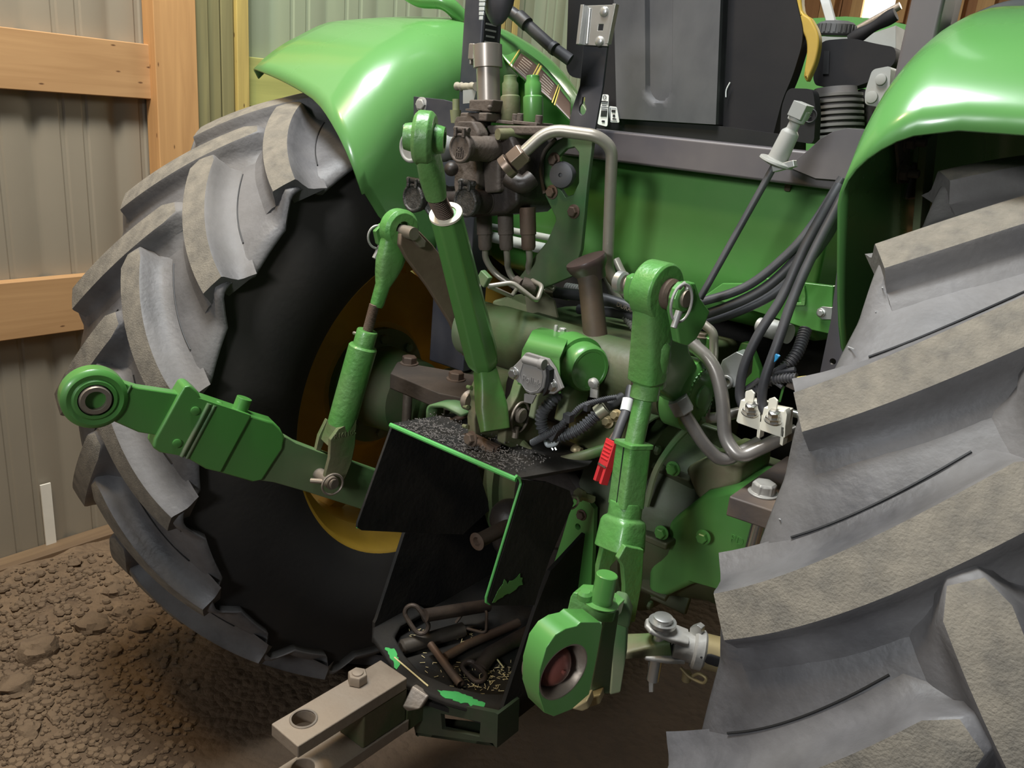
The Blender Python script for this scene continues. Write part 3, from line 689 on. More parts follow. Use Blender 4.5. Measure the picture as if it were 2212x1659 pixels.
for pts in (((-.006, -.004), (0, .002), (-.002, .010), (.003, .012), (.006, .004), (0, -.006)),):
    m.tube([kc + V((a, b, .0295)) for a, b in pts], .0008, 5, closed=True)
m.build('knob_symbol', GREYP, kn)
m = MB(); a, b = U(1762, -30, y=.50), U(1790, 52, y=.46); m.prism([a, a + V((.022, 0, 0)), b + V((.016, 0, 0)), b - V((.005, 0, 0))], (0, .01, 0)); m.build('control_lever', GREYP, TR, bevel=.002)
a, b = U(1836, 88, y=.40), U(1935, 30, y=.40)
m = MB(); m.tube(catmull([a, (a * 2 + b) / 3 + V((0, 0, .0)), (a + b * 2) / 3, b], 6), lambda t: .012 + .002 * sin(t * 9), 14); m.build('hand_lever', PLAST, TR)
m = MB(); m.tube([U(1840, 70, y=.5), U(1945, 12, y=.5)], .008, 12); m.build('grab_rail', STEEL, TR)
m = MB(); c0, c1 = U(1805, 190, y=.34), U(1800, 306, y=.34); d_ = (c1 - c0); L_ = d_.length; prof = [(0, .040)]
for k in range(8):
    t0 = .012 + (L_ - .012) * k / 8; st_ = (L_ - .012) / 8; prof += [(t0, .042), (t0 + st_ * .12, .052 + .001 * k), (t0 + st_ * .60, .052 + .001 * k), (t0 + st_ * .75, .041)]
m.lathe(c0, d_, prof, 40, caps=False); m.build('rubber_bellows', mat('dusty_bellows', (.12, .11, .105), .7, 0, (.18, .165, .15), .7, 12), TR, ang=20)
m = MB(); m.prism(rpoly([(1884, 150), (1925, 142), (1918, 235), (1868, 226), (1868, 200)], .008, .28), (0, .05, 0))
m.lathe(U(1904, 172, y=.28), (0, -1, 0), [(0, .010), (.006, .010), (.007, .007)], 16); m.lathe(U(1884, 210, y=.28), (0, -1, 0), [(0, .011), (.006, .011), (.007, .007)], 16); m.build('clear_cover', GREYP, TR, bevel=.003)
m = MB(); m.prism(rpoly([(1846, 195), (1870, 190), (1885, 225), (1912, 235), (1905, 290), (1840, 300), (1852, 230)], .01, .40), (0, .05, 0)); m.build('console_base', GRIMED, TR, bevel=.006)
# bonnet of the tractor glimpsed past the seat
hz = U(1850, 44, y=1.5); m = MB()
rows = []
for i in range(13):
    a = pi * (-.08 + 1.16 * i / 12); rows.append([V((hz.x - .02 - .34 * cos(a), y_, hz.z - .12 + .125 * (sin(a)) - .02 * k)) for k, y_ in enumerate((1.45, 1.8, 2.3, 2.7))])
for k_ in (0, -1): rows.insert(0 if k_ == 0 else len(rows), [V((p.x, p.y, .80)) for p in rows[k_]])
m.grid(rows); m.add([r_[0] for r_ in rows], [tuple(range(len(rows)))]); m.add([r_[-1] for r_ in rows], [tuple(range(len(rows)))]); m.build('engine_hood', GREENF, TR)
m = MB(); m.prism([U(*p, y=.8) for p in [(1764, 80), (1830, 74), (1890, 70), (1935, 55), (1935, 110), (1850, 96), (1764, 92)]], (0, .4, 0)); m.build('dash_cover', GREYP, TR, bevel=.01)

# hand rail on the left, curved decal panel of the left console
m = MB(); Y = .10
m.tube(catmull([U(860, -30, y=.0), U(905, -2, y=.0), U(960, 5, y=.02), U(1000, 40, y=.06)], 8), .017, 16); m.build('hand_rail', GREENF, TR)
m = MB(); m.tube([U(1104, 26, y=.15), U(1128, 44, y=.15), U(1190, 100, y=.18), U(1232, 130, y=.20)], .0135, 16)
m.tube([U(1121, 36, y=.15), U(1139, 53, y=.15)], .016, 16); m.tube([U(1193, 102, y=.18), U(1200, 107, y=.18)], .0150, 16); lr = m.build('lever_sleeve', HOSE, TR)
m = MB(); m.tube(catmull([U(1060, 60, y=.12), U(1085, 32, y=.13), U(1104, 26, y=.15), U(1112, 32, y=.15)], 6), .010, 14); m.build('lever_rod', GREENF, lr)
# panel: an arc running forward and down, with a printed strip
topl = [(1078, 88), (1120, 104), (1165, 135), (1200, 172), (1232, 214)]; botl = [(1078, 108), (1098, 138), (1140, 180), (1182, 212), (1232, 262)]
def strip(a0, a1, off, name, mt, parent=TR, w0=0.0, w1=1.0, th=.012):
    m = MB(); tp = [V((p.x, p.y, 0)) for p in catmull([V((a, b, 0)) for a, b in topl], 20)]; bt = [V((p.x, p.y, 0)) for p in catmull([V((a, b, 0)) for a, b in botl], 20)]
    n_ = len(tp); i0, i1 = int(a0 * (n_ - 1)), int(a1 * (n_ - 1)); i1 = max(i1, i0 + 1)
    rows = []
    for i in range(i0, i1 + 1):
        row = []
        for k in range(7):
            u_ = w0 + (w1 - w0) * k / 6; p = tp[i] * (1 - u_) + bt[i] * u_
            row.append(U(p.x, p.y, y=.16 - .06 * u_ + .02 * (1 - u_) ** 2 + off))
        rows.append(row)
    m.grid(rows); return m.build(name, mt, parent, solid=th, ang=80)
cp = strip(0, 1, 0.014, 'console_panel', GREENF, th=.004)
d1 = strip(.30, .80, -.0005, 'decal', DECAL, cp, .16, .95, .001); strip(.84, 1, -.0005, 'decal', DECAL, cp, .16, .95, .001)
for a in (.27, .50, .535, .80, .83): strip(a, a + .016, -.0015, 'decal_line', DECALY, cp, .05, 1, .001)
for k in range(6): strip(.34, .46, -.0018, 'decal_text', mat('pale_print2', (.42, .36, .29), .5) if k == 0 else bpy.data.materials['pale_print2'], d1, .24 + .11 * k, .265 + .11 * k, .0006)
for k in range(6): strip(.60, .77, -.0018, 'decal_text', bpy.data.materials['pale_print2'], d1, .24 + .11 * k, .265 + .11 * k, .0006)
m = MB(); m.prism([U(*p, y=.17) for p in [(1080, 120), (1098, 138), (1140, 180), (1182, 212), (1232, 262), (1236, 282), (1180, 282), (1120, 260), (1080, 230)]], (0, .02, 0)); m.build('console_side', GREEN, TR)

# grey control plunger and its rod
a, b = U(1716, 268, y=-.16), U(1676, 352, y=-.16); d_ = (b - a).normalized()
m = MB(); m.lathe(a, d_, [(-.022, .013), (-.004, .013), (-.002, .0085), (.008, .0085), (.012, .0125), (.014, .0135), ((b - a).length - .01, .0150), ((b - a).length - .006, .0155), ((b - a).length - .004, .026), ((b - a).length, .027), ((b - a).length + .004, .012)], 28)
R_ = rotv(b, a); m.box(a - d_ * .020, (.030, .022, .022), R_); pg = m.build('control_plunger', GREYP, TR, bevel=.001)
m = MB(); m.box(b + V((.016, -.004, -.003)), (.034, .014, .010), Matrix.Rotation(RAD(-20), 3, 'Y')); m.build('mounting_clip', ZINC, pg, bevel=.001)
m = MB(); m.tube([b, U(1512, 645, y=-.22)], .0055, 12); m.build('control_rod', HOSE, TR)
# support strut behind the right fender panel
m = MB(); Y = -.10
m.prism([U(*p, y=Y) for p in [(1811, 560), (1818, 640), (1822, 800), (1786, 830), (1740, 900), (1712, 1010), (1690, 1100), (1700, 1010), (1740, 880), (1762, 850), (1795, 690)]], (0, .006, 0), [circ(U(1799, 781, y=Y), (0, 1, 0), .0052, 16)]); m.build('fender_strut', RAIL, TR)
m = MB()
for px, py in ((1960, 305), (1945, 372)):
    p = V((.462, 0, 0)); q = U(px, py, x=.462); m.hexb(q, (1, 0, 0), .012, .010, stud=.014)
m.prism([U(*p, x=.458) for p in [(1930, 290), (1962, 285), (1958, 395), (1940, 395)]], (.004, 0, 0)); m.build('fender_bolts', GRIME, FR)
m = MB(); m.prism([U(*p, x=.462) for p in [(1985, 300), (2010, 275), (1985, 520), (1965, 560)]], (.012, 0, 0)); m.build('fender_brace', GREEND, FR, bevel=.002)
m = MB(); m.tube(catmull([U(1958, 205, y=-.17), U(1990, 140, y=-.1), U(2030, 92, y=-.05), U(2046, 84, y=-.03), U(2052, 96, y=-.03)], 6), .0075, 12); m.build('wiring_hose', HOSE, TR)
m = MB(); m.tube(catmull([U(2040, 86, y=.1), U(2100, 50, y=.1), U(2160, 24, y=.12), U(2212, 15, y=.14), U(2260, 15, y=.15)], 6), .012, 14); m.build('grab_tube', GREYP, TR)
# ============================================================ hitch, drawbar, shield
def UN(px, py, P, n):
    q = V(((px - CX) / F, (py - CY) / F, 1.0)); d = RM.transposed() @ q
    return CAM + d * ((V(P) - CAM).dot(n) / d.dot(n))
def traced(m, pts, P, n, t, holes=(), mi=None):
    """plate lying in the plane through P with normal n, thickness t along n"""
    n = V(n).normalized()
    return m.prism([UN(a, b, P, n) for a, b in pts], n * t, [circ(UN(a, b, P, n), n, r, 24) for a, b, r in holes], mi)
def loft(m, p0, p1, sts, u, n=28, mi=None):
    """sts: (t, half width, half depth, squareness, shift) along p0-p1"""
    p0, p1 = V(p0), V(p1); d = (p1 - p0).normalized(); u = (V(u) - d * V(u).dot(d)).normalized(); w_ = d.cross(u); rows = []
    for st in sts:
        t, a, b, e = st[:4]; sh = st[4] if len(st) > 4 else 0
        c = p0 + (p1 - p0) * t + u * sh; row = []
        for k in range(n):
            an = 2 * pi * (k + .5) / n; ca, sa = cos(an), sin(an); ex = 2.0 / e
            row.append(c + u * (a * math.copysign(abs(ca) ** ex, ca)) + w_ * (b * math.copysign(abs(sa) ** ex, sa)))
        row.append(row[0].copy()); rows.append(row)
    m.grid(rows, mi); m.add(rows[0][:-1], [tuple(range(n - 1, -1, -1))], mi); m.add(rows[-1][:-1], [tuple(range(n))], mi); return m
def thread(m, p0, p1, r, pitch=.0028, mi=None):
    L = (V(p1) - V(p0)).length; n_ = int(L / pitch); prof = []
    for k in range(n_): prof += [(k * pitch, r * .88), (k * pitch + pitch * .5, r)]
    prof.append((L, r * .88)); return m.lathe(p0, V(p1) - V(p0), prof, 20, mi)
def conduit(m, pts, r, pitch=.0042, mi=None, seg=12, n=8):
    c = catmull(pts, n); out = [c[0]]; acc = 0
    st = pitch / 4; d_ = 0
    L = [0]
    for a, b in zip(c, c[1:]): L.append(L[-1] + (b - a).length)
    N_ = int(L[-1] / st); res = []; j = 0
    for i in range(N_ + 1):
        s_ = i * st
        while j < len(L) - 2 and L[j + 1] < s_: j += 1
        t = (s_ - L[j]) / max(1e-9, L[j + 1] - L[j]); res.append(c[j].lerp(c[j + 1], min(1, t)))
    k_ = len(res)
    return m.tube(res, lambda t: r * (1.0 if (round(t * (k_ - 1)) % 4) in (0, 1) else .78), seg, mi)

# ---------------- top link
LB = V((0.0, -.425, .925)); E0 = U(918, 302, y=-.66)
tb0, tb1 = U(1045, 788, y=-.423), U(963, 462, y=-.60)          # lower and upper end of the barrel
dl = (tb1 - tb0).normalized()
TL = MB(); Lb = (tb1 - tb0).length
TL.lathe(tb0, dl, [(0, .012), (0, .022), (.012, .0265), (.03, .0285), (Lb - .02, .0232), (Lb, .0230), (Lb, .016)], 8)
TLo = TL.build('top_link', GREEN, TR, bevel=.003, seg=3)
m = MB(); m.lathe(tb1 + dl * .0005, dl, [(-.014, .0138), (-.001, .0138), (.001, .0146), (.001, .0224), (-.002, .0228)], 36, caps=False); m.build('collar_face', mat('bare_cut_metal', (.72, .66, .52), .5, .1, (.6, .52, .4), .5, 10), TLo)
nk = U(942, 425, y=-.625)
m = MB(); thread(m, tb1 - dl * .01, nk + (tb1 - nk).normalized() * -.004, .0128, .003); m.build('threaded_rod', RUST, TLo)
# eye
ax = V((.80, .58, .0)).normalized(); up_ = (E0 - nk).normalized()
m = MB()
loft(m, nk - up_ * .002, E0, [(0, .0135, .0135, 2.2), (.18, .0150, .0150, 2.6), (.42, .0155, .020, 3), (.7, .0135, .026, 3), (.92, .0125, .027, 3)], ax)
m.ring(E0 + up_ * .002, ax, .0330, .0180, .0255, 40, ch=.005)
m.build('link_eye', GREENC, TLo, bevel=.0015)
m = MB(); m.lathe(E0 + up_ * .002 - ax * .025, ax, [(0, .010), (0, .0155), (.005, .0168), (.016, .0185), (.034, .0185), (.045, .0168), (.050, .0155), (.050, .010), (0, .010)], 28, caps=False); m.build('ball', GREENC, TLo)
# lower clevis of the top link
c0 = tb0; d2 = (U(1058, 925, y=-.44) - c0)
m = MB(); m.cyl(c0 + dl * .005, c0 - dl * .018, .0125, seg=18); m.build('threaded_rod', RUST, TLo)
m = MB(); p0 = U(1046, 790, y=-.423); p1 = U(1070, 930, y=-.44)
loft(m, p0, p1, [(0, .0145, .0145, 5), (.10, .0185, .0165, 6), (.26, .0195, .018, 6), (.45, .0190, .022, 5), (.65, .0170, .025, 5), (1, .0105, .024, 5)], (.9, -.45, 0), 24)
m.build('link_fork', mat('green_fork_worn', (.07, .25, .045), .42, 0, (.11, .08, .045), .85, 8, .3, 60), TLo, bevel=.0015)

# ---------------- top link bracket castings
def ear(pts, x, t, nm='link_bracket', mt=GREENB, par=TR, **k):
    m = MB(); m.prism([U(a, b, x=x) for a, b in pts], (t, 0, 0)); return m.build(nm, mt, par, bevel=.003, **k)
e1 = ear([(1030, 800), (1015, 838), (1012, 850), (1016, 862), (1008, 900), (1010, 940), (1020, 950), (1062, 958), (1080, 930), (1052, 860), (1050, 820)], -.036, .018, mt=GREENB)
m = MB()
for a, b in ((1010, 836), (1003, 878), (1001, 920)): m.cyl(U(a, b, x=-.040), U(a + 8, b + 2, x=-.030), .0035, seg=10)
m.build('casting_lug', GREENB, e1)
m = MB(); m.lathe(U(1006, 862, x=-.050), (1, 0, 0), [(0, .014), (.004, .017), (.014, .017)], 20); m.build('pin_head', STEEL, e1)
e2 = ear([(1118, 790), (1100, 850), (1082, 880), (1074, 930), (1072, 952), (1090, 965), (1102, 962), (1130, 970), (1145, 960), (1152, 900), (1145, 850), (1138, 800)], .012, .018, mt=GREENB)
m = MB(); c = U(1122, 896, x=.032); m.lathe(c - V((.03, 0, 0)), (1, 0, 0), [(0, .013), (.036, .013), (.038, .011)], 20); m.build('cross_pin', STEEL, e2)
m = MB(); m.torus(c + V((.002, 0, -.004)), (1, 0, 0), .023, .0022, 26, 8, up=(0, 0, 1), squash=1.15); m.lathe(U(1114, 930, x=.032), (0, .1, 1), [(-.012, .006), (.008, .005)], 10); m.build('retaining_ring', STEEL, e2)
ear([(1150, 850), (1140, 900), (1152, 905), (1200, 860), (1230, 800), (1200, 790)], .045, .012, mt=GREEND)
ear([(1208, 850), (1195, 905), (1212, 908), (1240, 880), (1252, 850), (1262, 820), (1230, 820)], .075, .02, mt=GREEND)
# small arched bracket left of the ears
m = MB(); pts = fillet([U(938, 925, y=-.37), U(940, 872, y=-.37), U(975, 872, y=-.37), U(1012, 892, y=-.37)], .012)
hw = V((0, .020, 0))
rows = []
for i, p in enumerate(pts):
    rows.append([p - hw, p + hw])
m.grid(rows); br = m.build('arched_bracket', GREEND, TR, solid=.006, ang=50)
m = MB(); m.cyl(U(968, 915, y=-.385), U(1010, 893, y=-.36), .006); m.lathe(U(955, 920, y=-.395), (.5, .7, .2), [(0, .006), (.002, .012), (.007, .013), (.009, .007), (.013, .007), (.015, .013), (.019, .012), (.021, .006)], 18); m.build('spool', RUST, br)
m = MB(); m.hexb(U(1020, 948, y=-.47), (-.2, -1, .1), .010, .009); m.prism([U(a, b, y=-.445) for a, b in [(1000, 938), (1022, 940), (1075, 965), (1070, 985), (1002, 955)]], (0, .008, 0)); m.build('shield_bolt', RUST, TR)
m = MB(); m.cyl(U(1030, 960, y=-.45), U(1068, 975, y=-.44), .012, seg=20); m.build('short_tube', RUST, TR)

# ---------------- lift rods
def hairpin(par, c, axis, down, R=.0135, r=.0021, tail=.03, mt=ZINC):
    m = MB(); c = V(c); axis = V(axis).normalized(); down = V(down).normalized()
    m.torus(c, axis, R, r, 28, 8, up=-down, squash=1.35)
    side = axis.cross(down)
    m.cyl(c + down * R * .6 + side * R * .6, c + down * (R + tail) + side * R * .45, r * 1.9, seg=10)
    return m.build('retaining_clip', mt, par)
# left
pt = V((-.285, -.366, 1.19)); pb = V((-.340, -.475, .708)); 
eL = U(862, 500, x=-.285)
dA = (U(740, 930, x=-.33) - U(812, 660, x=-.30)).normalized()
m = MB()
neck = U(815, 655, x=-.297)
loft(m, neck, eL, [(-.05, .0105, .0105, 2.3), (0, .0120, .0120, 2.4), (.25, .0130, .0125, 2.6), (.40, .0155, .020, 3), (.55, .0165, .026, 3), (.8, .0165, .029, 3), (1.0, .016, .030, 3)], (1, -.15, 0))
m.ring(eL + V((0, 0, .004)), (1, -.15, 0), .0365, .016, .031, 40, ch=.006)
lr_l = m.build('lift_rod', GREENC, TR, bevel=.001, label='left lift rod')
m = MB(); m.cyl(eL + V((-.028, 0, .003)), eL + V((.045, -.006, .003)), .0115, seg=20); m.build('lift_pin', STEEL, lr_l)
m = MB(); m.prism([UN(a, b, eL + V((-.020, 0, 0)), V((1, -.1, 0))) for a, b in [(812, 500), (826, 484), (840, 478), (842, 545), (818, 528)]], (-.010, 0, 0)); m.build('side_tab', GREENC, lr_l, bevel=.002)
m = MB(); m.torus(U(815, 512, x=-.315), (.9, -.4, 0), .017, .0022, 28, 8, up=(0, 0, 1), squash=1.2); m.cyl(U(822, 530, x=-.315), U(808, 558, x=-.315), .0042, seg=10); m.build('retaining_clip', ZINCD, lr_l)
t0, t1 = U(808, 662, x=-.298), U(794, 716, x=-.303)
m = MB(); thread(m, t0 + (t0 - t1).normalized() * .004, t1 - (t0 - t1).normalized() * .004, .0098, .0024); m.build('threaded_rod', RUST, lr_l)
s0, s1 = U(794, 714, x=-.303), U(735, 925, x=-.328)
m = MB(); L_ = (s1 - s0).length
m.lathe(s0, s1 - s0, [(0, .011), (0, .0185), (.002, .0195), (.030, .0195), (.030, .024), (.033, .0265), (L_ - .02, .0265), (L_, .026)], 36); m.build('lift_sleeve', GREENC, lr_l)
m = MB(); g = U(778, 722, x=-.318); m.lathe(g, (-.75, -.6, .1), [(-.006, .005), (.006, .005), (.008, .003), (.012, .0035), (.014, .002)], 12); m.build('grease_fitting', STEEL, lr_l)
# left yoke
m = MB(); yk = (s1 - s0).normalized()
nf = V((-.70, -.72, 0)).normalized()
loft(m, s1 - yk * .01, s1 + yk * .03, [(0, .0262, .0262, 2), (.5, .026, .0265, 2.6), (1, .026, .0275, 5)], (1, -.2, 0))
P0 = U(730, 960, x=-.305)
traced(m, [(730, 928), (772, 905), (768, 960), (760, 1000), (748, 1030), (738, 1048), (722, 1052), (706, 1050), (702, 1028), (712, 990), (714, 950)], P0, (1, -.15, 0), -.009)
traced(m, [(707, 905), (722, 925), (705, 945), (694, 972), (684, 1035), (676, 1036), (680, 985), (690, 940)], P0 + V((-.042, 0, 0)), (1, -.15, 0), -.009)
m.build('yoke', GREENB, lr_l, bevel=.002)
m = MB(); c = U(716, 1043, x=-.298); m.cyl(c - V((.075, -.01, 0)), c + V((.004, 0, 0)), .0125, seg=22); m.cyl(c + V((.004, 0, 0)), c + V((.010, 0, 0)), .009, seg=22); m.build('link_pin', STEEL, lr_l)
m = MB(); m.torus(c + V((.008, -.004, .001)), (1, -.25, 0), .0205, .0022, 34, 8); m.cyl(U(672, 1038, x=-.335), U(702, 1040, x=-.31), .0048, seg=10); m.build('retaining_clip', STEEL, lr_l)
text('R161106', .013, .0006, UN(722, 948, P0 + V((.0006, 0, 0)), V((1, -.15, 0))), (.15, 1, 0), (0, 0, 1), 'casting_mark', GREENB, lr_l)

# right
eR = U(1418, 628, x=.283); nR = U(1398, 822, x=.285)
m = MB()
loft(m, nR, eR, [(-.02, .0205, .0205, 2.6), (0, .0215, .0215, 2.6), (.01, .0235, .0225, 4), (.35, .0215, .0240, 5), (.7, .0185, .0295, 5), (1.0, .0185, .0340, 5)], (1, -.1, 0))
m.ring(eR + V((0, 0, .0)), (1, -.1, 0), .0400, .017, .036, 44, ch=.003)
loft(m, U(1420, 836, x=.296), U(1436, 740, x=.303), [(0, .010, .0165, 2), (.7, .010, .0155, 2), (.92, .008, .011, 2), (1, .003, .004, 2)], (1, 0, 0))
lr_r = m.build('lift_rod', GREENC, TR, bevel=.0015, label='right lift rod')
m = MB(); n0, n1 = U(1399, 818, x=.285), U(1391, 862, x=.286); loft(m, n0, n1, [(0, .0205, .0205, 2.3), (.12, .0200, .0200, 2.1), (.95, .0200, .0200, 2.1), (1, .017, .017, 2)], (1, 0, 0)); m.build('rod_collar', GREENC, lr_r)
m = MB(); g = U(1380, 827, x=.275); m.lathe(g, (-.35, -.9, .1), [(-.004, .0068), (.004, .0068), (.005, .0045)], 6); m.lathe(g, (-.35, -.9, .1), [(.003, .004), (.011, .004), (.012, .0025)], 10); m.build('grease_fitting', RUST, lr_r)
q0, q1 = n1, U(1369, 958, x=.291)
m = MB(); m.cyl(q0 + V((0, 0, .004)), q1 - V((0, 0, .01)), .0138, seg=28); m.build('inner_tube', GREENC, lr_r)
q2 = U(1352, 1092, x=.300)
m = MB(); loft(m, q1, q2, [(0, .0195, .0185, 7), (1, .0205, .0195, 7)], (1, -.45, 0), 32)
loft(m, q1 + (q1 - q2).normalized() * .002, q1 - (q1 - q2).normalized() * .004, [(0, .0225, .021, 7), (1, .0225, .021, 7)], (1, -.45, 0), 32)
m.build('adjusting_sleeve', GREENC, lr_r, bevel=.0008)
a_, b_ = q1, q2; dd = (b_ - a_).normalized(); uu = V((1, -.45, 0)); uu = (uu - dd * uu.dot(dd)).normalized(); ww = dd.cross(uu)
m = MB(); fr = -ww if (-ww).dot(CAM - a_) > 0 else ww
m.box((a_ + b_) / 2 + fr * .0185 + uu * .004, (.0012, .003, (b_ - a_).length * .97), Matrix((uu, fr, dd)).transposed()); m.build('sleeve_slot', INK, lr_r)
q3 = U(1338, 1185, x=.308)
m = MB(); loft(m, q2 + (q1 - q2).normalized() * .006, q3, [(0, .0215, .0205, 3), (.1, .0225, .0215, 2.6), (.32, .0225, .0215, 2.6), (.37, .0270, .0245, 3.5), (.45, .0285, .026, 4), (1.0, .0300, .0290, 4.5)], (1, -.3, 0))
PR = U(1335, 1230, x=.332)
traced(m, [(1352, 1180), (1392, 1188), (1388, 1260), (1372, 1345), (1348, 1345), (1350, 1270), (1346, 1225), (1336, 1208)], PR, (1, -.35, 0), -.009)
traced(m, [(1304, 1176), (1332, 1178), (1334, 1208), (1320, 1224), (1312, 1292), (1291, 1292), (1293, 1225)], PR + V((-.048, .0, 0)), (1, -.35, 0), -.009)
m.build('yoke', GREENC, lr_r, bevel=.002)
m = MB(); g = U(1356, 1088, x=.287); m.lathe(g, (-.2, -.95, .1), [(-.004, .0085), (.002, .0088), (.006, .006), (.008, .0045), (.014, .0045), (.015, .003)], 14); m.build('grease_fitting', mat('rust_stain', (.42, .27, .16), .6), lr_r)

# ---------------- rock shaft and lift arms
RS = V((0, -.215, 1.008))
m = MB(); m.lathe(RS + V((-.215, 0, 0)), (1, 0, 0), [(0, .048), (.0, .054), (.04, .056), (.05, .058), (.385, .058), (.39, .052), (.43, .050)], 40)
HSG = mat('oily_and_shaded_green_casting', (.035, .085, .025), .45, 0, (.06, .048, .028), .9, 7, .25, 60, (.16, .135, .08), .35)
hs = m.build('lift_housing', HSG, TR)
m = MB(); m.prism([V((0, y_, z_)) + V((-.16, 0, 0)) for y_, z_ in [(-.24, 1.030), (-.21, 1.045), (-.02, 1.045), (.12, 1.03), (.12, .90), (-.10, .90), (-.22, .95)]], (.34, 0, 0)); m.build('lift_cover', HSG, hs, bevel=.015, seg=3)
m = MB(); m.prism([U(a, b, y=-.10) for a, b in [(1062, 650), (1095, 640), (1145, 662), (1148, 735), (1058, 730)]], (0, .05, 0)); m.build('filter_head', mat('dusty_green_casting', (.20, .27, .12), .7, 0, (.36, .33, .2), .8, 20, .3), hs, bevel=.006, seg=3)
m = MB(); m.prism([U(a, b, y=-.12) for a, b in [(1132, 622), (1170, 628), (1196, 650), (1208, 705), (1140, 688)]], (0, .005, 0)); m.build('wire_bracket', mat('primer_grey_green', (.25, .24, .15), .6), hs)
m = MB(); m.lathe(RS + V((.255, 0, 0)), (1, 0, 0), [(-.03, .060), (.005, .060), (.012, .052), (.014, .044), (.015, .043), (.015, .020), (.018, .019), (.018, 0)], 44)
for k in range(40):
    a = 2 * pi * k / 40; m.box(RS + V((.268, .047 * cos(a), .047 * sin(a))), (.004, .004, .004), Matrix.Rotation(a, 3, 'X'))
cpR = m.build('shaft_end', GREEN, hs)
m = MB(); m.lathe(U(1262, 792, y=-.30), (1, -.40, 0), [(-.05, .047), (-.012, .047), (-.011, .041), (.002, .041), (.014, .0395), (.018, .036), (.018, .031), (.0165, .030), (.0165, 0)], 44); m.build('sensor_cap', GREEN, hs)
m = MB(); m.prism([U(a, b, x=.058) for a, b in [(1228, 740), (1262, 728), (1300, 735), (1310, 775), (1300, 840), (1282, 862), (1236, 838), (1226, 800)]], (-.05, 0, 0)); m.build('shaft_boss', GREEN, hs, bevel=.008, seg=3)
m = MB(); m.lathe(U(1285, 826, y=-.32), (0, -1, -.2), [(0, .0085), (.006, .0095), (.010, .006), (.011, 0)], 16); m.prism([U(a, b, y=-.31) for a, b in [(1276, 826), (1292, 828), (1290, 860), (1274, 858)]], (0, .004, 0)); m.build('zinc_bolt', ZINCD, hs)
# arms
def arm(name, pts, P, n, t, mt, **k):
    m = MB(); traced(m, pts, P, n, t); return m.build(name, mt, TR, bevel=.003, **k)
aL = arm('lift_arm', [(866, 508), (875, 493), (888, 488), (902, 494), (935, 528), (975, 580), (1000, 640), (1030, 700), (1045, 790), (1005, 770), (975, 700), (925, 620), (880, 560), (864, 530)], V((-.252, -.33, 1.15)), (1, -.15, 0), -.012, mat('brown_dusty_arm', (.13, .085, .055), .7, .1, (.20, .15, .10), .7, 10, .2), label='left lift arm, brown with dust')
m = MB(); traced(m, [(884, 500), (893, 497), (914, 520), (912, 532), (900, 534), (884, 514)], V((-.250, -.33, 1.15)), (1, -.15, 0), .012); m.build('pin_flat', STEEL, aL, bevel=.003)
m = MB(); m.lathe(V((-.205, RS.y, RS.z)), (-1, -.05, 0), [(0, .056), (.035, .056), (.038, .050), (.038, .036), (.030, .034), (.030, 0)], 40); m.build('shaft_collar', GREEND, aL)
aR = arm('lift_arm', [(1438, 668), (1442, 640), (1455, 616), (1470, 606), (1486, 606), (1497, 640), (1518, 668), (1508, 694), (1488, 728), (1470, 742), (1450, 736), (1444, 700)], V((.322, -.40, 1.17)), (1, -.25, 0), .014, GREEN, label='right lift arm')
m = MB(); traced(m, [(1450, 700), (1488, 722), (1494, 765), (1508, 790), (1512, 830), (1500, 862), (1462, 872), (1430, 850), (1424, 820), (1446, 745)], V((.262, -.25, 1.05)), (1, -.1, 0), -.03); m.build('arm_body', GREEN, aR, bevel=.006, seg=3)
m = MB(); traced(m, [(1358, 632), (1365, 600), (1380, 592), (1392, 600), (1398, 680), (1378, 668), (1359, 652)], V((.262, -.42, 1.20)), (1, -.25, 0), -.012); m.build('arm_fork', GREEN, aR, bevel=.003)
m = MB(); m.cyl(eR - V((.045, 0, 0)), eR + V((.050, -.006, 0)), .0118, seg=22); m.build('lift_pin', STEEL, aR)
m = MB(); m.lathe(eR - V((.050, -.002, 0)), (-1, .1, 0), [(0, .012), (.003, .0155), (.012, .0155), (.015, .012)], 20); m.build('pin_head', ZINC, aR)
m = MB(); m.lathe(eR + V((.034, -.003, 0)), (1, -.12, 0), [(0, .012), (0, .021), (.010, .021), (.013, .018), (.013, .012)], 10); m.build('fork_boss', GREEN, aR, bevel=.001)
m = MB(); m.ring(eR + V((.022, -.002, 0)), (1, -.1, 0), .021, .012, .014, 28, ch=.004); m.build('spacer_ring', RUST, aR)
m = MB(); m.torus(U(1472, 655, x=.350), (.93, -.35, 0), .0165, .0018, 30, 8, up=(0, 0, 1), squash=1.45); m.tube([U(1485, 625, x=.350), U(1478, 612, x=.345), U(1468, 622, x=.345)], .0028, 8); m.cyl(U(1467, 672, x=.350), U(1455, 708, x=.350), .0045, .004, seg=12); m.build('retaining_clip', ZINCD, aR)

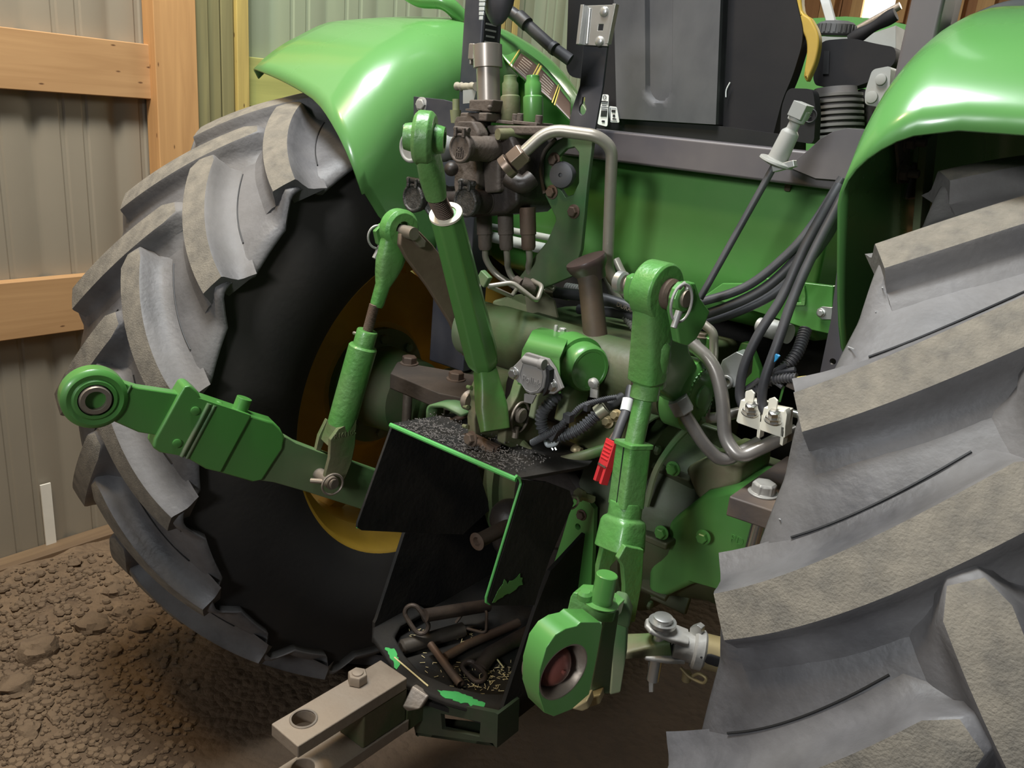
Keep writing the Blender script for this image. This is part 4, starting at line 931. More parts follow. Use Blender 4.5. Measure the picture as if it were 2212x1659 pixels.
# ---------------- lower links
BL = V((-.44, -.863, .938)); DL_ = V((-.334, -.48, .715))
hd = (DL_ - BL); hd.z = 0; hd.normalize(); nL = V((hd.y, -hd.x, 0))      # points to +x
m = MB()
traced(m, [(268, 828), (300, 838), (395, 852), (345, 942), (300, 935), (232, 905), (215, 905)], BL, nL, -.024)
LLo = m.build('lower_link', GREEN, TR, bevel=.003, label='left lower link')
m = MB(); bc = UN(205, 862, BL, nL) - nL * .012
m.lathe(bc - nL * .018, nL, [(0, .031), (0, .044), (.006, .049), (.030, .049), (.034, .046), (.036, .041), (.034, .034), (.037, .031), (.037, .026)], 52, caps=False)
traced(m, [(178, 812), (210, 804), (250, 820), (276, 832), (240, 904), (200, 908), (160, 900)], BL, nL, -.026)
m.build('ball_end', GREEN, LLo)
m = MB(); m.lathe(bc - nL * .022, nL, [(0, .0155), (0, .022), (.008, .0262), (.022, .0272), (.036, .0262), (.044, .022), (.044, .0155), (0, .0155)], 36, caps=False); m.build('ball', STEEL, LLo)
m = MB()
traced(m, [(388, 852), (398, 835), (412, 833), (430, 848), (434, 861), (545, 898), (478, 1022), (445, 1014), (400, 988), (345, 978), (330, 968), (334, 950)], BL + nL * .008, nL, -.044)
m.build('link_outer_sleeve', GREEN, LLo, bevel=.004, seg=3)
m = MB(); traced(m, [(500, 884), (545, 898), (592, 912), (606, 926), (616, 945), (612, 970), (568, 1038), (545, 1042), (470, 1020), (460, 990)], BL + nL * .003, nL, -.036); m.build('link_housing', GREEN, LLo, bevel=.005, seg=3)
m = MB(); traced(m, [(600, 938), (622, 946), (640, 957), (690, 976), (780, 1006), (900, 1048), (900, 1110), (780, 1100), (660, 1062), (590, 1042), (560, 1038)], BL - nL * .002, nL, -.022); m.build('link_inner_bar', mat('green_paint_worn_brown', (.05, .2, .05), .45, 0, (.12, .10, .06), .7, 3.5, .1, 50, DUST, .3), LLo, bevel=.003)
m = MB()
a0, a1 = UN(452, 872, BL + nL * .009, nL), UN(392, 986, BL + nL * .009, nL); m.cyl(a0, a1, .0040, seg=12)
a0, a1 = UN(464, 876, BL + nL * .008, nL), UN(403, 990, BL + nL * .008, nL); m.cyl(a0, a1, .0030, seg=12); m.build('weld_ridge', GREEND, LLo)
for a, b in ((421, 887), (382, 957)):
    m = MB(); m.lathe(UN(a, b, BL + nL * .008, nL), nL, [(0, .0075), (.003, .0072), (.0035, .006)], 20); m.build('rivet', GREEN, LLo)
tp = UN(520, 880, BL - nL * .014, nL); dn = UN(540, 925, BL - nL * .014, nL)
updir = (tp - UN(512, 900, BL - nL * .014, nL)).normalized()
m = MB(); m.lathe(tp - updir * .018, updir, [(-.004, .021), (0, .021), (.001, .0135), (.036, .0135), (.0365, .0128)], 28); m.lathe(UN(474, 868, BL - nL * .012, nL) - updir * .006, updir, [(-.006, .008), (.004, .008), (.007, .004)], 14); m.build('release_latch', GREEN, LLo)
m = MB(); a0, a1 = UN(284, 832, BL + nL * .001, nL), UN(245, 904, BL + nL * .001, nL); m.cyl(a0, a1, .0018, seg=8); m.build('weld_ridge', GREEND, LLo)

# right lower link, pointing almost straight at the viewer
BR = V((.490, -.893, .957)); nRt = V((.973, -.232, .0)).normalized()
m = MB()
c = UN(1218, 1452, BR, nRt)
D = [(1200, 1372), (1222, 1358), (1246, 1352), (1255, 1344), (1296, 1344), (1302, 1352), (1290, 1420), (1273, 1500), (1236, 1532), (1196, 1548), (1176, 1540), (1164, 1500), (1166, 1450), (1180, 1400)]
Ds = smooth_px(D[:0] + D, 1)
m.prism([UN(a, b, BR, nRt) for a, b in D], -nRt * .024, [circ(c, nRt, .0265, 30)])
RLo = m.build('lower_link', GREEN, TR, bevel=.005, seg=3, label='right lower link')
m = MB(); m.sphere(c - nRt * .022 + V((0, 0, -.003)), .0215, 32, 20); m.lathe(c - nRt * .002, nRt, [(-.004, .0022), (.0035, .0022), (.004, .0015)], 10); m.build('ball', CAPR, RLo)
m = MB(); m.lathe(c - nRt * .001, nRt, [(-.020, .0215), (-.001, .0245), (.001, .0262), (.001, .0275), (-.024, .0275), (-.024, .0215), (-.020, .0215)], 40, caps=False); m.build('ball_seat', STEEL, RLo)
Pm = V((.405, -.72, .865)); nM = V((.93, -.36, 0)).normalized()
ctr = UN(1318, 1395, V((.42, -.74, .87)), V((0, 1, 0)))
# outer sleeve of the telescoping arm, wall plates and top lug
m = MB()
PS = V((.455, -.79, .90))
traced(m, [(1310, 1300), (1330, 1310), (1338, 1320), (1326, 1400), (1316, 1500), (1290, 1500), (1270, 1512), (1303, 1345)], PS + V((.0, .0, 0)), V((.55, -.83, 0)), -.016)
m.build('link_sleeve', GREEND, RLo, bevel=.003)
m = MB(); traced(m, [(1232, 1290), (1238, 1280), (1262, 1282), (1310, 1300), (1330, 1315), (1322, 1345), (1300, 1345), (1262, 1330), (1255, 1348), (1222, 1352), (1218, 1350)], V((.42, -.80, .93)), V((.2, -.95, .15)), -.028); m.build('latch_housing', GREENC, RLo, bevel=.004, seg=3)
m = MB(); m.box(U(1233, 1333, y=-.823), (.004, .004, .013)); m.build('latch_slot', INK, RLo)
m = MB(); a = U(1303, 1282, y=-.79); m.lathe(a, (0, .12, 1), [(-.012, .017), (-.010, .017), (-.009, .0108), (.020, .0108), (.0208, .0100)], 30); m.lathe(U(1264, 1282, y=-.80), (0, 0, 1), [(-.006, .0075), (.0, .0075), (.003, .005)], 14); m.build('release_latch', GREEN, RLo)
m = MB(); traced(m, [(1322, 1345), (1356, 1340), (1352, 1420), (1340, 1498), (1316, 1504), (1322, 1420)], V((.40, -.66, .84)), V((.45, -.89, 0)), -.02)
traced(m, [(1328, 1296), (1352, 1302), (1364, 1330), (1358, 1360), (1330, 1350), (1318, 1318)], V((.395, -.72, .87)), V((.45, -.89, 0)), -.022); m.build('link_end_plate', GREEND, RLo, bevel=.003)
m = MB(); traced(m, [(1232, 1532), (1268, 1512), (1272, 1532), (1258, 1538)], V((.46, -.82, .86)), V((.3, -.95, 0)), -.02); traced(m, [(1268, 1508), (1297, 1500), (1296, 1522), (1272, 1530)], V((.45, -.80, .86)), V((.3, -.95, 0)), -.02); m.build('wear_block', YZINC, RLo, bevel=.002)
# inner bar running forward to the frame
m = MB(); f0 = V((.36, -.62, .80)); f1 = U(1352, 1345, y=-.02); loft(m, f0, f1, [(0, .012, .032, 6), (1, .012, .032, 6)], (1, 0, 0)); m.build('link_inner_bar', GREEND, RLo)
# stabiliser bracket, clevis and tube
Z0 = .775
sA, sB = U(1352, 1396, y=-.57), U(1440, 1392, y=-.545)
m = MB(); loft(m, sA, sB, [(0, .006, .022, 6), (.5, .009, .017, 6), (.9, .012, .014, 5), (1.1, .012, .013, 4)], (0, 0, 1), 24); stb = m.build('stabilizer_lug', GREENB, RLo)
st0, st1 = U(1462, 1392, y=-.54), U(1600, 1425, y=-.50)
sd = (st1 - st0).normalized()
ST = MB(); ST.tube([st0 + sd * .030, st1 + sd * .05], .0225, 28); sto = ST.build('stabilizer', YZINC, TR, label='right stabilizer tube, yellow zinc')
m = MB(); m.ring(st0 + sd * .028, sd, .0255, .015, .016, 32, ch=.003); m.cyl(st0 - sd * .004, st0 + sd * .030, .019, seg=28)
m.build('jam_nut', ZINCD, sto)
m = MB()
cc = U(1424, 1352, y=-.555); zz = V((0, 0, 1))
for s_ in (.021, -.021):
    base = U(1424, 1385, y=-.552) + zz * s_
    loft(m, base + sd * -.020, st0 + sd * .012 + zz * s_ * .6, [(-.02, .004, .008, 2.2), (.1, .0045, .017, 3), (.6, .0045, .019, 4), (1, .0055, .016, 4)], (0, 0, 1), 24)
m.build('clevis', ZINCD, sto, bevel=.001)
m = MB(); cb = U(1424, 1385, y=-.552); m.lathe(cb + zz * .026, zz, [(0, .018), (.005, .018), (.005, .0125), (.011, .0125), (.012, .010)], 24); m.cyl(cb + zz * .026, cb - zz * .060, .008, seg=18); m.build('clevis_pin', ZINC, sto)
m = MB(); m.prism([U(a, b, y=-.555) for a, b in [(1400, 1430), (1412, 1432), (1410, 1495), (1402, 1495)]], (0, .003, 0)); m.build('cotter_strap', ZINCD, sto)
m = MB(); m.prism([U(a, b, y=-.53) for a, b in [(1490, 1356), (1506, 1350), (1516, 1358), (1514, 1378), (1488, 1376)]], (0, .010, 0)); m.build('lock_tab', ZINC, sto, bevel=.001)
m = MB(); m.tube(catmull([U(1470, 1442, y=-.54), U(1490, 1462, y=-.54), U(1518, 1475, y=-.54), U(1525, 1465, y=-.54), U(1510, 1455, y=-.54), U(1496, 1460, y=-.54)], 5), .0022, 8); m.cyl(U(1484, 1452, y=-.535), U(1482, 1470, y=-.535), .006, seg=12); m.build('retaining_clip', YZINC, sto)
m = MB(); s0_ = st0 + sd * .09; side = V((0, -1, .15)); m.box(U(1515, 1420, y=-.548), (.002, .002, .002))
loft(m, U(1525, 1421, y=-.5435), U(1558, 1432, y=-.5335), [(0, .006, .0015, 2), (.2, .0075, .0015, 3), (.8, .0075, .0015, 3), (1, .006, .0015, 2)], (0, 0, 1), 16); m.build('adjusting_slot', INK, sto)

# ---------------- power take-off shield
m = MB(); Yv = -.5; z_t = .90
m.prism([V((-.150, -.505, z_t)), V((.130, -.505, z_t)), V((.150, -.34, z_t - .02)), V((.10, -.20, z_t - .03)), V((-.14, -.20, z_t - .03))], (0, 0, -.006))
PS_ = m.build('pto_shield', BLACKD, TR, bevel=.001, label='shield over the power take-off, black with bare green edges')
def sideplate(pts, x, t): 
    m = MB(); m.prism([U(a, b, x=x) for a, b in pts], (t, 0, 0)); return m
o = sideplate([(849, 920), (846, 926), (773, 1130), (772, 1140), (782, 1146), (880, 1151), (1000, 1155), (1060, 1100), (1030, 1000), (900, 935), (858, 914)], -.150, -.005).build('side_plate', BLACKD, PS_, bevel=.001)
sideplate([(1120, 1032), (1126, 1042), (1050, 1290), (1050, 1300), (1058, 1306), (1150, 1305), (1160, 1270), (1185, 1200), (1235, 1085), (1226, 1058), (1180, 1040)], .130, .005).build('side_plate', BLACKD, PS_, bevel=.001)
def edge(pts, x, w_=.0022):
    m = MB(); m.tube([U(a, b, x=x) for a, b in pts], w_, 8); return m
GED = mat('bare_green_edge', (.10, .40, .10), .4)
edge([(850, 916), (846, 926), (773, 1130), (772, 1140)], -.1525).build('painted_edge', GED, PS_)
edge([(1115, 1028), (1122, 1033), (1125, 1044), (1050, 1290), (1050, 1300), (1058, 1304)], .1325).build('painted_edge', GED, PS_)
m = MB(); m.tube([V((-.148, -.506, z_t - .002)), V((.130, -.506, z_t - .002))], .0042, 8); m.build('painted_edge', GED, PS_)
m = MB(); rnd = random.Random(3)
for k in range(420):
    x_ = rnd.uniform(-.13, .10); p = V((x_, rnd.uniform(-.50, -.44), z_t + .001)); q = V((rnd.uniform(-.007, .007), rnd.uniform(-.005, .005), rnd.uniform(0, .001))); m.tube([p, p + q], .0005, 4)
for k in range(500):
    p = V((rnd.uniform(-.14, .12), rnd.uniform(-.50, -.40), z_t + .001)); m.sphere(p, rnd.uniform(.0006, .0016), 5, 3)
o = m.build('chaff', mat('dusty_chaff', (.14, .125, .115), .9), PS_, fix=False); o['kind'] = 'stuff'
m = MB(); gx_ = .127
for pts in ([(1056, 1262), (1068, 1268), (1078, 1282), (1098, 1272), (1108, 1290), (1118, 1300), (1085, 1300), (1060, 1298)],): pass
# gearbox behind the shield
m = MB(); m.box((-.03, -.10, .72), (.30, .16, .42)); gb = m.build('rear_gearbox', GRIMED, TR, bevel=.03, seg=4)
m = MB(); c = V((-.01, -.18, .70)); m.lathe(c, (0, -1, 0), [(-.02, .095), (.02, .095), (.03, .085), (.035, .05), (.09, .045), (.10, .03)], 36); m.build('bearing_housing', GRIMED, gb)
m = MB(); a = U(1030, 1170, y=-.36); m.lathe(a + V((0, .12, 0)), (0, -1, 0), [(0, .014), (.108, .014), (.120, .0175), (.1205, .009), (.112, .006)], 20); m.build('output_shaft', RUST, gb)
m = MB()
m.sphere(U(1100, 1120, y=-.24), .04, 16, 10); m.build('casting_bulge', GRIMED, gb)
m = MB(); m.lathe(U(985, 985, y=-.24), (0, -1, 0), [(0, .026), (.04, .024), (.042, 0)], 18); m.build('casting_bulge', GRIMED, gb)

# ---------------- hitch frame with its tray
FRt = [(-.263, -.300), (-.265, -.400), (-.262, -.423), (-.235, -.448), (-.17, -.470), (-.120, -.490), (-.085, -.500), (.0, -.478), (.070, -.448), (.092, -.43), (.094, -.35), (.094, -.30)]
inner = [(-.225, -.300), (-.225, -.38), (-.205, -.415), (-.150, -.440), (-.09, -.455), (-.02, -.440), (.03, -.415), (.06, -.385), (.062, -.30)]
m = MB(); m.prism([V((a, b, .385)) for a, b in FRt] + [V((a, b, .385)) for a, b in reversed(inner)], (0, 0, .015)); HF = m.build('hitch_frame', BLACKD, TR, bevel=.006, seg=3, label='black grimy hitch frame with a tray')
m = MB(); m.prism([V((a, b, .360)) for a, b in [(-.26, -.05), (-.26, -.41), (-.16, -.462), (-.085, -.490), (.085, -.43), (.092, -.05)]], (0, 0, .010)); m.build('tray_floor', BLACKD, HF)
m = MB(); xw = -.262
m.prism([V((xw, -.425, .36)), V((xw, -.425, .41)), U(808, 1335, x=xw), U(868, 1150, x=xw), V((xw, -.20, .70)), V((xw, -.02, .70)), V((xw, -.02, .36))], (.008, 0, 0)); m.build('side_wall', BLACKD, HF, bevel=.001)
m = MB(); xw = .086
m.prism([V((xw, -.430, .36)), V((xw, -.432, .41)), U(1150, 1310, x=xw), U(1182, 1230, x=xw), V((xw, -.15, .72)), V((xw, -.02, .72)), V((xw, -.02, .36))], (.008, 0, 0)); m.build('side_wall', BLACKD, HF, bevel=.001)
m = MB(); m.box((-.09, -.03, .52), (.36, .03, .34)); m.build('front_wall', BLACKD, HF)
m = MB(); yb = -.462
hole = [U(a, b, y=yb) for a, b in [(952, 1541), (1038, 1560), (1036, 1592), (955, 1575)]]
m.prism([U(a, b, y=yb) for a, b in [(880, 1500), (1070, 1540), (1068, 1612), (898, 1588)]], (0, .010, 0), [hole])
for a, b in (((880, 1500), (898, 1588)), ((1070, 1540), (1068, 1612))): m.prism([U(a[0], a[1], y=yb), U(b[0], b[1], y=yb), U(b[0], b[1], y=yb) + V((0, .06, 0)), U(a[0], a[1], y=yb) + V((0, .06, 0))], (.006, 0, 0))
p = U(898, 1588, y=yb); q = U(1068, 1612, y=yb); m.prism([p, q, q + V((0, .06, 0)), p + V((0, .06, 0))], (0, 0, .006)); m.build('hitch_support', mat('dark_green_grimy', (.02, .045, .018), .6, 0, (.03, .03, .02), .7, 14, .2, 60, (.1, .08, .05), .3), HF)
# bare patches of green on the lip
PATCH = mat('fresh_green_patch', (.08, .46, .12), .45, 0, (.05, .3, .08), .6, 30)
def patch(name, pts, z, par, h=.0009): 
    m = MB(); m.prism([V((a, b, z)) for a, b in pts], (0, 0, h)); return m.build(name, PATCH, par)
def rag(pts, seed, amp=.004):
    r = random.Random(seed); out = []
    for i in range(len(pts)):
        a, b = V((*pts[i], 0)), V((*pts[(i + 1) % len(pts)], 0)); n_ = max(2, int((b - a).length / .006))
        for k in range(n_): p = a.lerp(b, k / n_); out.append((p.x + r.uniform(-amp, amp) * (1 if k else .3), p.y + r.uniform(-amp, amp) * (1 if k else .3)))
    return out
patch('bare_patch', rag([(-.012, -.476), (.062, -.446), (.055, -.432), (.0, -.446), (-.03, -.47)], 1, .003), .4003, HF)
patch('bare_patch', rag([(-.19, -.455), (-.125, -.484), (-.132, -.468), (-.175, -.445)], 2, .002), .4003, HF)
m = MB(); Xq = .1358; m.prism([V((Xq, b, z)) for b, z in rag([(-.545, .703), (-.52, .735), (-.51, .722), (-.48, .728), (-.47, .703)], 5, .0025)], (.0008, 0, 0)); m.build('bare_patch', GREEN, PS_)
# right frame plate behind, with holes
m = MB(); Yp_ = -.23
m.prism([U(a, b, y=Yp_) for a, b in [(1240, 1072), (1260, 1068), (1284, 1100), (1276, 1290), (1240, 1400), (1110, 1430), (1170, 1300), (1214, 1160)]], (0, .012, 0), [circ(U(1248, 1138, y=Yp_), (0, 1, 0), .006, 14)]); fp = m.build('frame_plate', GREEN, TR, bevel=.001)
m = MB(); m.hexb(U(1257, 1112, y=Yp_), (0, -1, 0), .008, .007); m.build('bolt', RUST, fp)

# ---------------- drawbar
def slab(m, x0, x1, y0, y1, z0, z1, holes=()):
    m.prism([V((x0, y0, z0)), V((x1, y0, z0)), V((x1, y1, z0)), V((x0, y1, z0))], (0, 0, z1 - z0), [circ((hx, hy, z0), (0, 0, 1), r, 32) for hx, hy, r in holes])
DBx0, DBx1 = -.140, -.068
DBM = mat('drawbar_steel', (.30, .245, .19), .55, .25, (.17, .125, .09), .9, 11, .2, 120, (.42, .33, .24), .5)
m = MB(); slab(m, DBx0, DBx1, -.752, -.512, .405, .430, [(-.112, -.708, .0195)]); DB = m.build('drawbar', DBM, TR, bevel=.0025, label='drawbar clevis of worn grey brown steel')
m = MB(); slab(m, DBx0, DBx1, -.752, -.50, .305, .330, [(-.112, -.708, .0195)]); m.build('clevis_lower_plate', DBM, DB, bevel=.0025)
m = MB(); m.ring((-.112, -.708, .4308), (0, 0, 1), .0235, .0197, .002, 32, ch=.0008); m.build('hole_rim', STEEL, DB)
m = MB(); slab(m, DBx0 + .004, DBx1 - .002, -.612, -.507, .3305, .4045); slab(m, DBx0 + .004, DBx1 - .002, -.507, .05, .300, .352); m.build('drawbar_beam', mat('drawbar_green_worn', (.03, .07, .02), .6, 0, (.12, .085, .05), .9, 6, .2, 90), DB, bevel=.004)
m = MB(); nb = U(772, 1472, z=.431); m.lathe(nb, (0, 0, 1), [(0, .018), (.016, .018), (.0185, .0165), (.0185, .0)], 6); m.lathe(nb, (0, 0, 1), [(.018, .0105), (.0205, .0105), (.021, .0095)], 24); m.build('clevis_nut', DBM, DB, bevel=.0012)
m = MB(); m.prism([V((-.068, -.523, .372)), V((-.068, -.500, .405)), V((-.035, -.490, .395)), V((-.040, -.505, .372)), V((-.062, -.515, .360))], (0, .012, 0)); m.build('stop_block', STEEL, DB, bevel=.003)
# ============================================================ rear axle housings
def axle(s):
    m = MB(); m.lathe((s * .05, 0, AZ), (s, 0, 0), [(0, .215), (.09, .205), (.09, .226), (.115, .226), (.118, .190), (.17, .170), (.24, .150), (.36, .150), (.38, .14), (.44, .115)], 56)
    o = m.build('axle_housing', HSG, TR, ang=30, label=('left' if s < 0 else 'right') + ' axle housing')  # dark oily green also stands in for shade on the axle housing
    for k in range(12):
        m = MB(); a = 2 * pi * k / 12 + .2; m.hexb((s * .165, .213 * cos(a), AZ + .213 * sin(a)), (s, 0, 0), .009, .008, washer=False)
        m.build('flange_bolt', GREEND, o)
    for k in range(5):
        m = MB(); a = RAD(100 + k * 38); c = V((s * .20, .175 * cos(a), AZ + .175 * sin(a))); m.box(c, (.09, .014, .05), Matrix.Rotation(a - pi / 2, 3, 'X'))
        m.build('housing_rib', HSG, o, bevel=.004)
    return o
AXL = axle(-1); AXR = axle(1)
m = MB(); m.box((0, .12, .74), (.30, .34, .50)); m.build('transmission_case', GREENB, TR, bevel=.03, seg=4)
# square final drive casting on the right
m = MB(); m.prism([U(a, b, y=-.165) for a, b in [(1526, 1062), (1590, 1050), (1690, 1075), (1672, 1200), (1580, 1284), (1500, 1262), (1440, 1290), (1396, 1296), (1400, 1200), (1440, 1130)]], (0, .14, 0)); fd = m.build('final_drive_casting', GREEN, AXR, bevel=.016, seg=4)
m = MB(); m.prism([U(a, b, y=-.150) for a, b in [(1475, 1012), (1540, 985), (1600, 1000), (1596, 1050), (1540, 1068), (1528, 1100), (1500, 1070)]], (0, .14, 0)); m.build('casting_pad', GREENB, AXR, bevel=.012, seg=3)
for px, py in ((1455, 1012), (1430, 1150), (1520, 1160)):
    m = MB(); m.hexb(U(px, py, y=-.19), (0, -1, 0), .010, .010); m.build('flange_bolt', GREEN, AXR)
m = MB(); m.tube(catmull([U(1396, 1092, y=-.2), U(1420, 1010, y=-.2), U(1470, 940, y=-.2), U(1520, 905, y=-.2)], 6), .006, 8); m.tube(catmull([U(1345, 960, y=-.22), U(1400, 905, y=-.22), U(1450, 880, y=-.22)], 6), .007, 8)
m.build('casting_ridge', GREEND, AXR)
t_ = text('PD119', .020, .0008, U(1576, 1168, y=-.1665), (1, 0, 0), (0, 0, 1), 'casting_mark', GREEN, AXR)
# clamp plates with their bolts and steel rods
def uplate(s, top, name='axle_clamp_plate', mt=BLACKP, mtt=RUST, th=.032):
    z_ = top
    return z_
m = MB(); zc_ = .882
P_ = [U(1575, 1072, z=zc_), U(1700, 984, z=zc_), U(1790, 1000, z=zc_), U(1735, 1120, z=zc_), U(1697, 1112, z=zc_)]
m.prism(P_, (0, 0, -.034)); ucR = m.build('axle_clamp_plate', mat('clamp_plate_dusty', (.035, .034, .042), .5, .1, (.15, .10, .065), .85, 9, .1, 90, (.22, .16, .11), .35), TR, bevel=.003)
m = MB(); b_ = U(1648, 1066, z=zc_); m.lathe(b_, (0, 0, 1), [(0, .024), (.003, .024), (.0035, .018), (.016, .018), (.019, .0155)], 6 if False else 30, caps=True); m.lathe(b_, (0, 0, 1), [(.0036, .0195), (.017, .0195), (.020, .0165)], 6); m.build('clamp_bolt', ZINCD, ucR, bevel=.0012)
m = MB(); p = U(1640, 1128, y=-.215); q = U(1598, 1288, y=-.215); m.cyl(p, p.lerp(q, .80), .0118, seg=24); m.cyl(p.lerp(q, .80), q, .0128, seg=24); m.build('clamp_rod', CHROME, ucR)
m = MB(); m.box(q + V((0, .045, -.008)), (.06, .10, .05)); m.build('clamp_foot', GREENB, AXR, bevel=.01)
m = MB(); zc_ = .858
P_ = [U(845, 808, z=zc_), U(858, 782, z=zc_), U(1010, 805, z=zc_), U(1010, 850, z=zc_), U(955, 858, z=zc_)]
m.prism([U(843, 806, z=zc_), U(858, 780, z=zc_), U(1060, 815, z=zc_), U(1060, 870, z=zc_), U(950, 850, z=zc_)], (0, 0, -.035)); ucL = m.build('axle_clamp_plate', mat('clamp_plate_grimy', (.028, .022, .018), .7, 0, (.085, .06, .042), .8, 9, .2, 90), TR, bevel=.003)
for px, py in ((884, 786), (985, 820)):
    m = MB(); b_ = U(px, py, z=zc_); m.lathe(b_, (0, 0, 1), [(0, .021), (.003, .021)], 24); m.lathe(b_, (0, 0, 1), [(.003, .017), (.016, .017), (.018, .015)], 6); m.build('clamp_bolt', RUST, ucL)
for px, py, ly in ((882, 838, 912), (952, 880, 940)):
    m = MB(); p = U(px, py - 8, y=-.16); m.cyl(p, V((p.x, p.y, .55)), .011, seg=20); m.build('clamp_rod', STEEL, ucL)
m = MB(); a = U(925, 800, y=-.08); b = U(1000, 800, y=-.08); m.box(((a.x + b.x) / 2, -.05, 1.10), (b.x - a.x, .06, .50)); m.build('roll_bar_support', BLACKP, TR, bevel=.004)

# ============================================================ remote valve block and couplers
Yb = -.235
m = MB(); m.prism([U(a, b, y=Yb) for a, b in [(985, 290), (1100, 288), (1120, 330), (1118, 440), (1095, 462), (1010, 470), (980, 440)]], (0, .13, 0)); VB = m.build('remote_valve_block', GRIMED, TR, bevel=.008, seg=3)
m = MB(); m.prism([U(a, b, y=Yb - .03) for a, b in [(985, 262), (1022, 262), (1034, 285), (1030, 460), (990, 462), (978, 400)]], (0, .03, 0)); m.build('valve_casting', GRIME, VB, bevel=.006, seg=3)
m = MB(); m.prism([U(a, b, y=Yb - .015) for a, b in [(1040, 345), (1078, 345), (1078, 415), (1045, 418)]], (0, .02, 0)); m.build('valve_casting', GRIME, VB, bevel=.006, seg=3)
def coupler(px, py, y0, L_, mt, capmt, r=.0225, up=(0, 0, 1), mark=None, name='coupler'):
    c = U(px, py, y=y0); d = V((0, 1, 0))
    m = MB(); m.lathe(c + d * .012, d, [(0, r * .92), (.02, r), (L_ * .4, r), (L_ * .42, r * 1.06), (L_ * .62, r * 1.06), (L_ * .64, r * .92), (L_, r * .92)], 30); o = m.build(name, mt, VB)
    cap = MB(); cap.lathe(c, -d, [(-.016, r * 1.12), (-.002, r * 1.2), (.0005, r * 1.1), (.0005, r * .95), (-.002, r * .90), (-.002, 0)], 36)
    for sx in (-1, 1): cap.box(c + V((sx * r * .45, .004, r * 1.22)), (r * .28, .016, r * .75))
    cap.cyl(c + V((-r * .8, .004, r * 1.45)), c + V((r * .8, .004, r * 1.45)), r * .22, seg=14)
    cb_ = cap.build('dust_cap', capmt, o, bevel=.0015); return c, o, cb_
c1, o1, k1 = coupler(992, 320, -.325, .13, GRIME, GRIME, .0215)
text('N', .017, .0007, c1 + V((-.007, .0012, .004)), (0.0, 0, -1), (1, 0, 0), 'cap_symbol', GRIME, k1)
m = MB()
for q in range(4): m.box(c1 + V((-.0075 + q * .005, .001, -.009)), (.0018, .0014, .013))
m.box(c1 + V((0, .001, -.0158)), (.018, .0014, .0018)); m.torus(c1 + V((0, .001, .001)), (0, 1, 0), .005, .0008, 16, 5, ang=pi); m.build('cap_symbol', GRIME, k1)
c2, o2, k2 = coupler(884, 318, -.325, .13, GREYP, GREYP, .0235)
BCAP = mat('tarry_black_cap', (.016, .015, .014), .35, 0, (.06, .055, .05), .9, 40, 1.0, 150, (.3, .28, .26), .12)
c3, o3, k3 = coupler(890, 428, -.315, .12, GRIMED, BCAP, .0225)
c4, o4, k4 = coupler(935, 440, -.300, .12, GRIMED, BCAP, .0215)
c5, o5, k5 = coupler(1003, 436, -.290, .10, GRIMED, BCAP, .0235)
m = MB(); m.cyl(U(1032, 300, y=-.25), U(1060, 296, y=-.17), .014, seg=20); m.cyl(U(1075, 290, y=-.25), U(1160, 288, y=-.17), .010, seg=20); m.build('spool_plug', GREENB, VB)
m = MB(); m.sphere(U(975, 365, y=-.29), .013, 16, 10); m.build('rubber_bulb', GRIMED, VB)
# tall plated cylinder
m = MB(); a = U(1053, 96, y=-.20); b = U(1056, 232, y=-.20); dd = (b - a); L_ = dd.length
m.lathe(a, dd, [(0, .0235), (.001, .0265), (.040, .0265), (.0405, .0215), (L_, .0215)], 36); cyl_ = m.build('pressure_cylinder', mat('plated_dusty', (.36, .32, .28), .35, .5, (.24, .2, .17), .6, 8, .03, 60), VB)
m = MB(); m.box(a + V((-.026, .0, -.014)), (.014, .03, .028)); m.prism([U(x_, y_, y=-.205) for x_, y_ in [(1013, 104), (1017, 104), (1017, 140), (1013, 140)]], (0, .01, 0)); m.build('cylinder_lug', bpy.data.materials['plated_dusty'], cyl_, bevel=.003)
m = MB(); m.prism([U(x_, y_, y=-.235) for x_, y_ in [(1013, 215), (1066, 215), (1058, 242), (1012, 240)]], (0, .06, 0)); m.prism([U(x_, y_, y=-.245) for x_, y_ in [(994, 243), (1052, 243), (1050, 262), (992, 260)]], (0, .06, 0)); m.build('cylinder_base', GRIME, VB, bevel=.003)
m = MB(); m.lathe(U(1022, 240, y=-.245), (0, 0, 1), [(0, .014), (.003, .014), (.0035, .010)], 24); m.sphere(U(1058, 232, y=-.25), .0045, 10, 8); m.build('round_plug', GRIME, VB)
m = MB(); m.prism([U(x_, y_, y=-.255) for x_, y_ in [(980, 262), (984, 252), (1016, 250), (1024, 262), (1022, 275), (980, 275)]], (0, .05, 0)); m.build('cover_plate', GRIME, VB, bevel=.004)
m = MB(); m.cyl(U(984, 266, y=-.24), U(984, 238, y=-.24), .0085, .0105, seg=20); m.cyl(U(985, 238, y=-.24), U(985, 214, y=-.24), .0065, seg=18); m.build('pull_knob', mat('olive_dusty', (.16, .19, .08), .6, 0, (.28, .26, .16), .6, 12), VB)
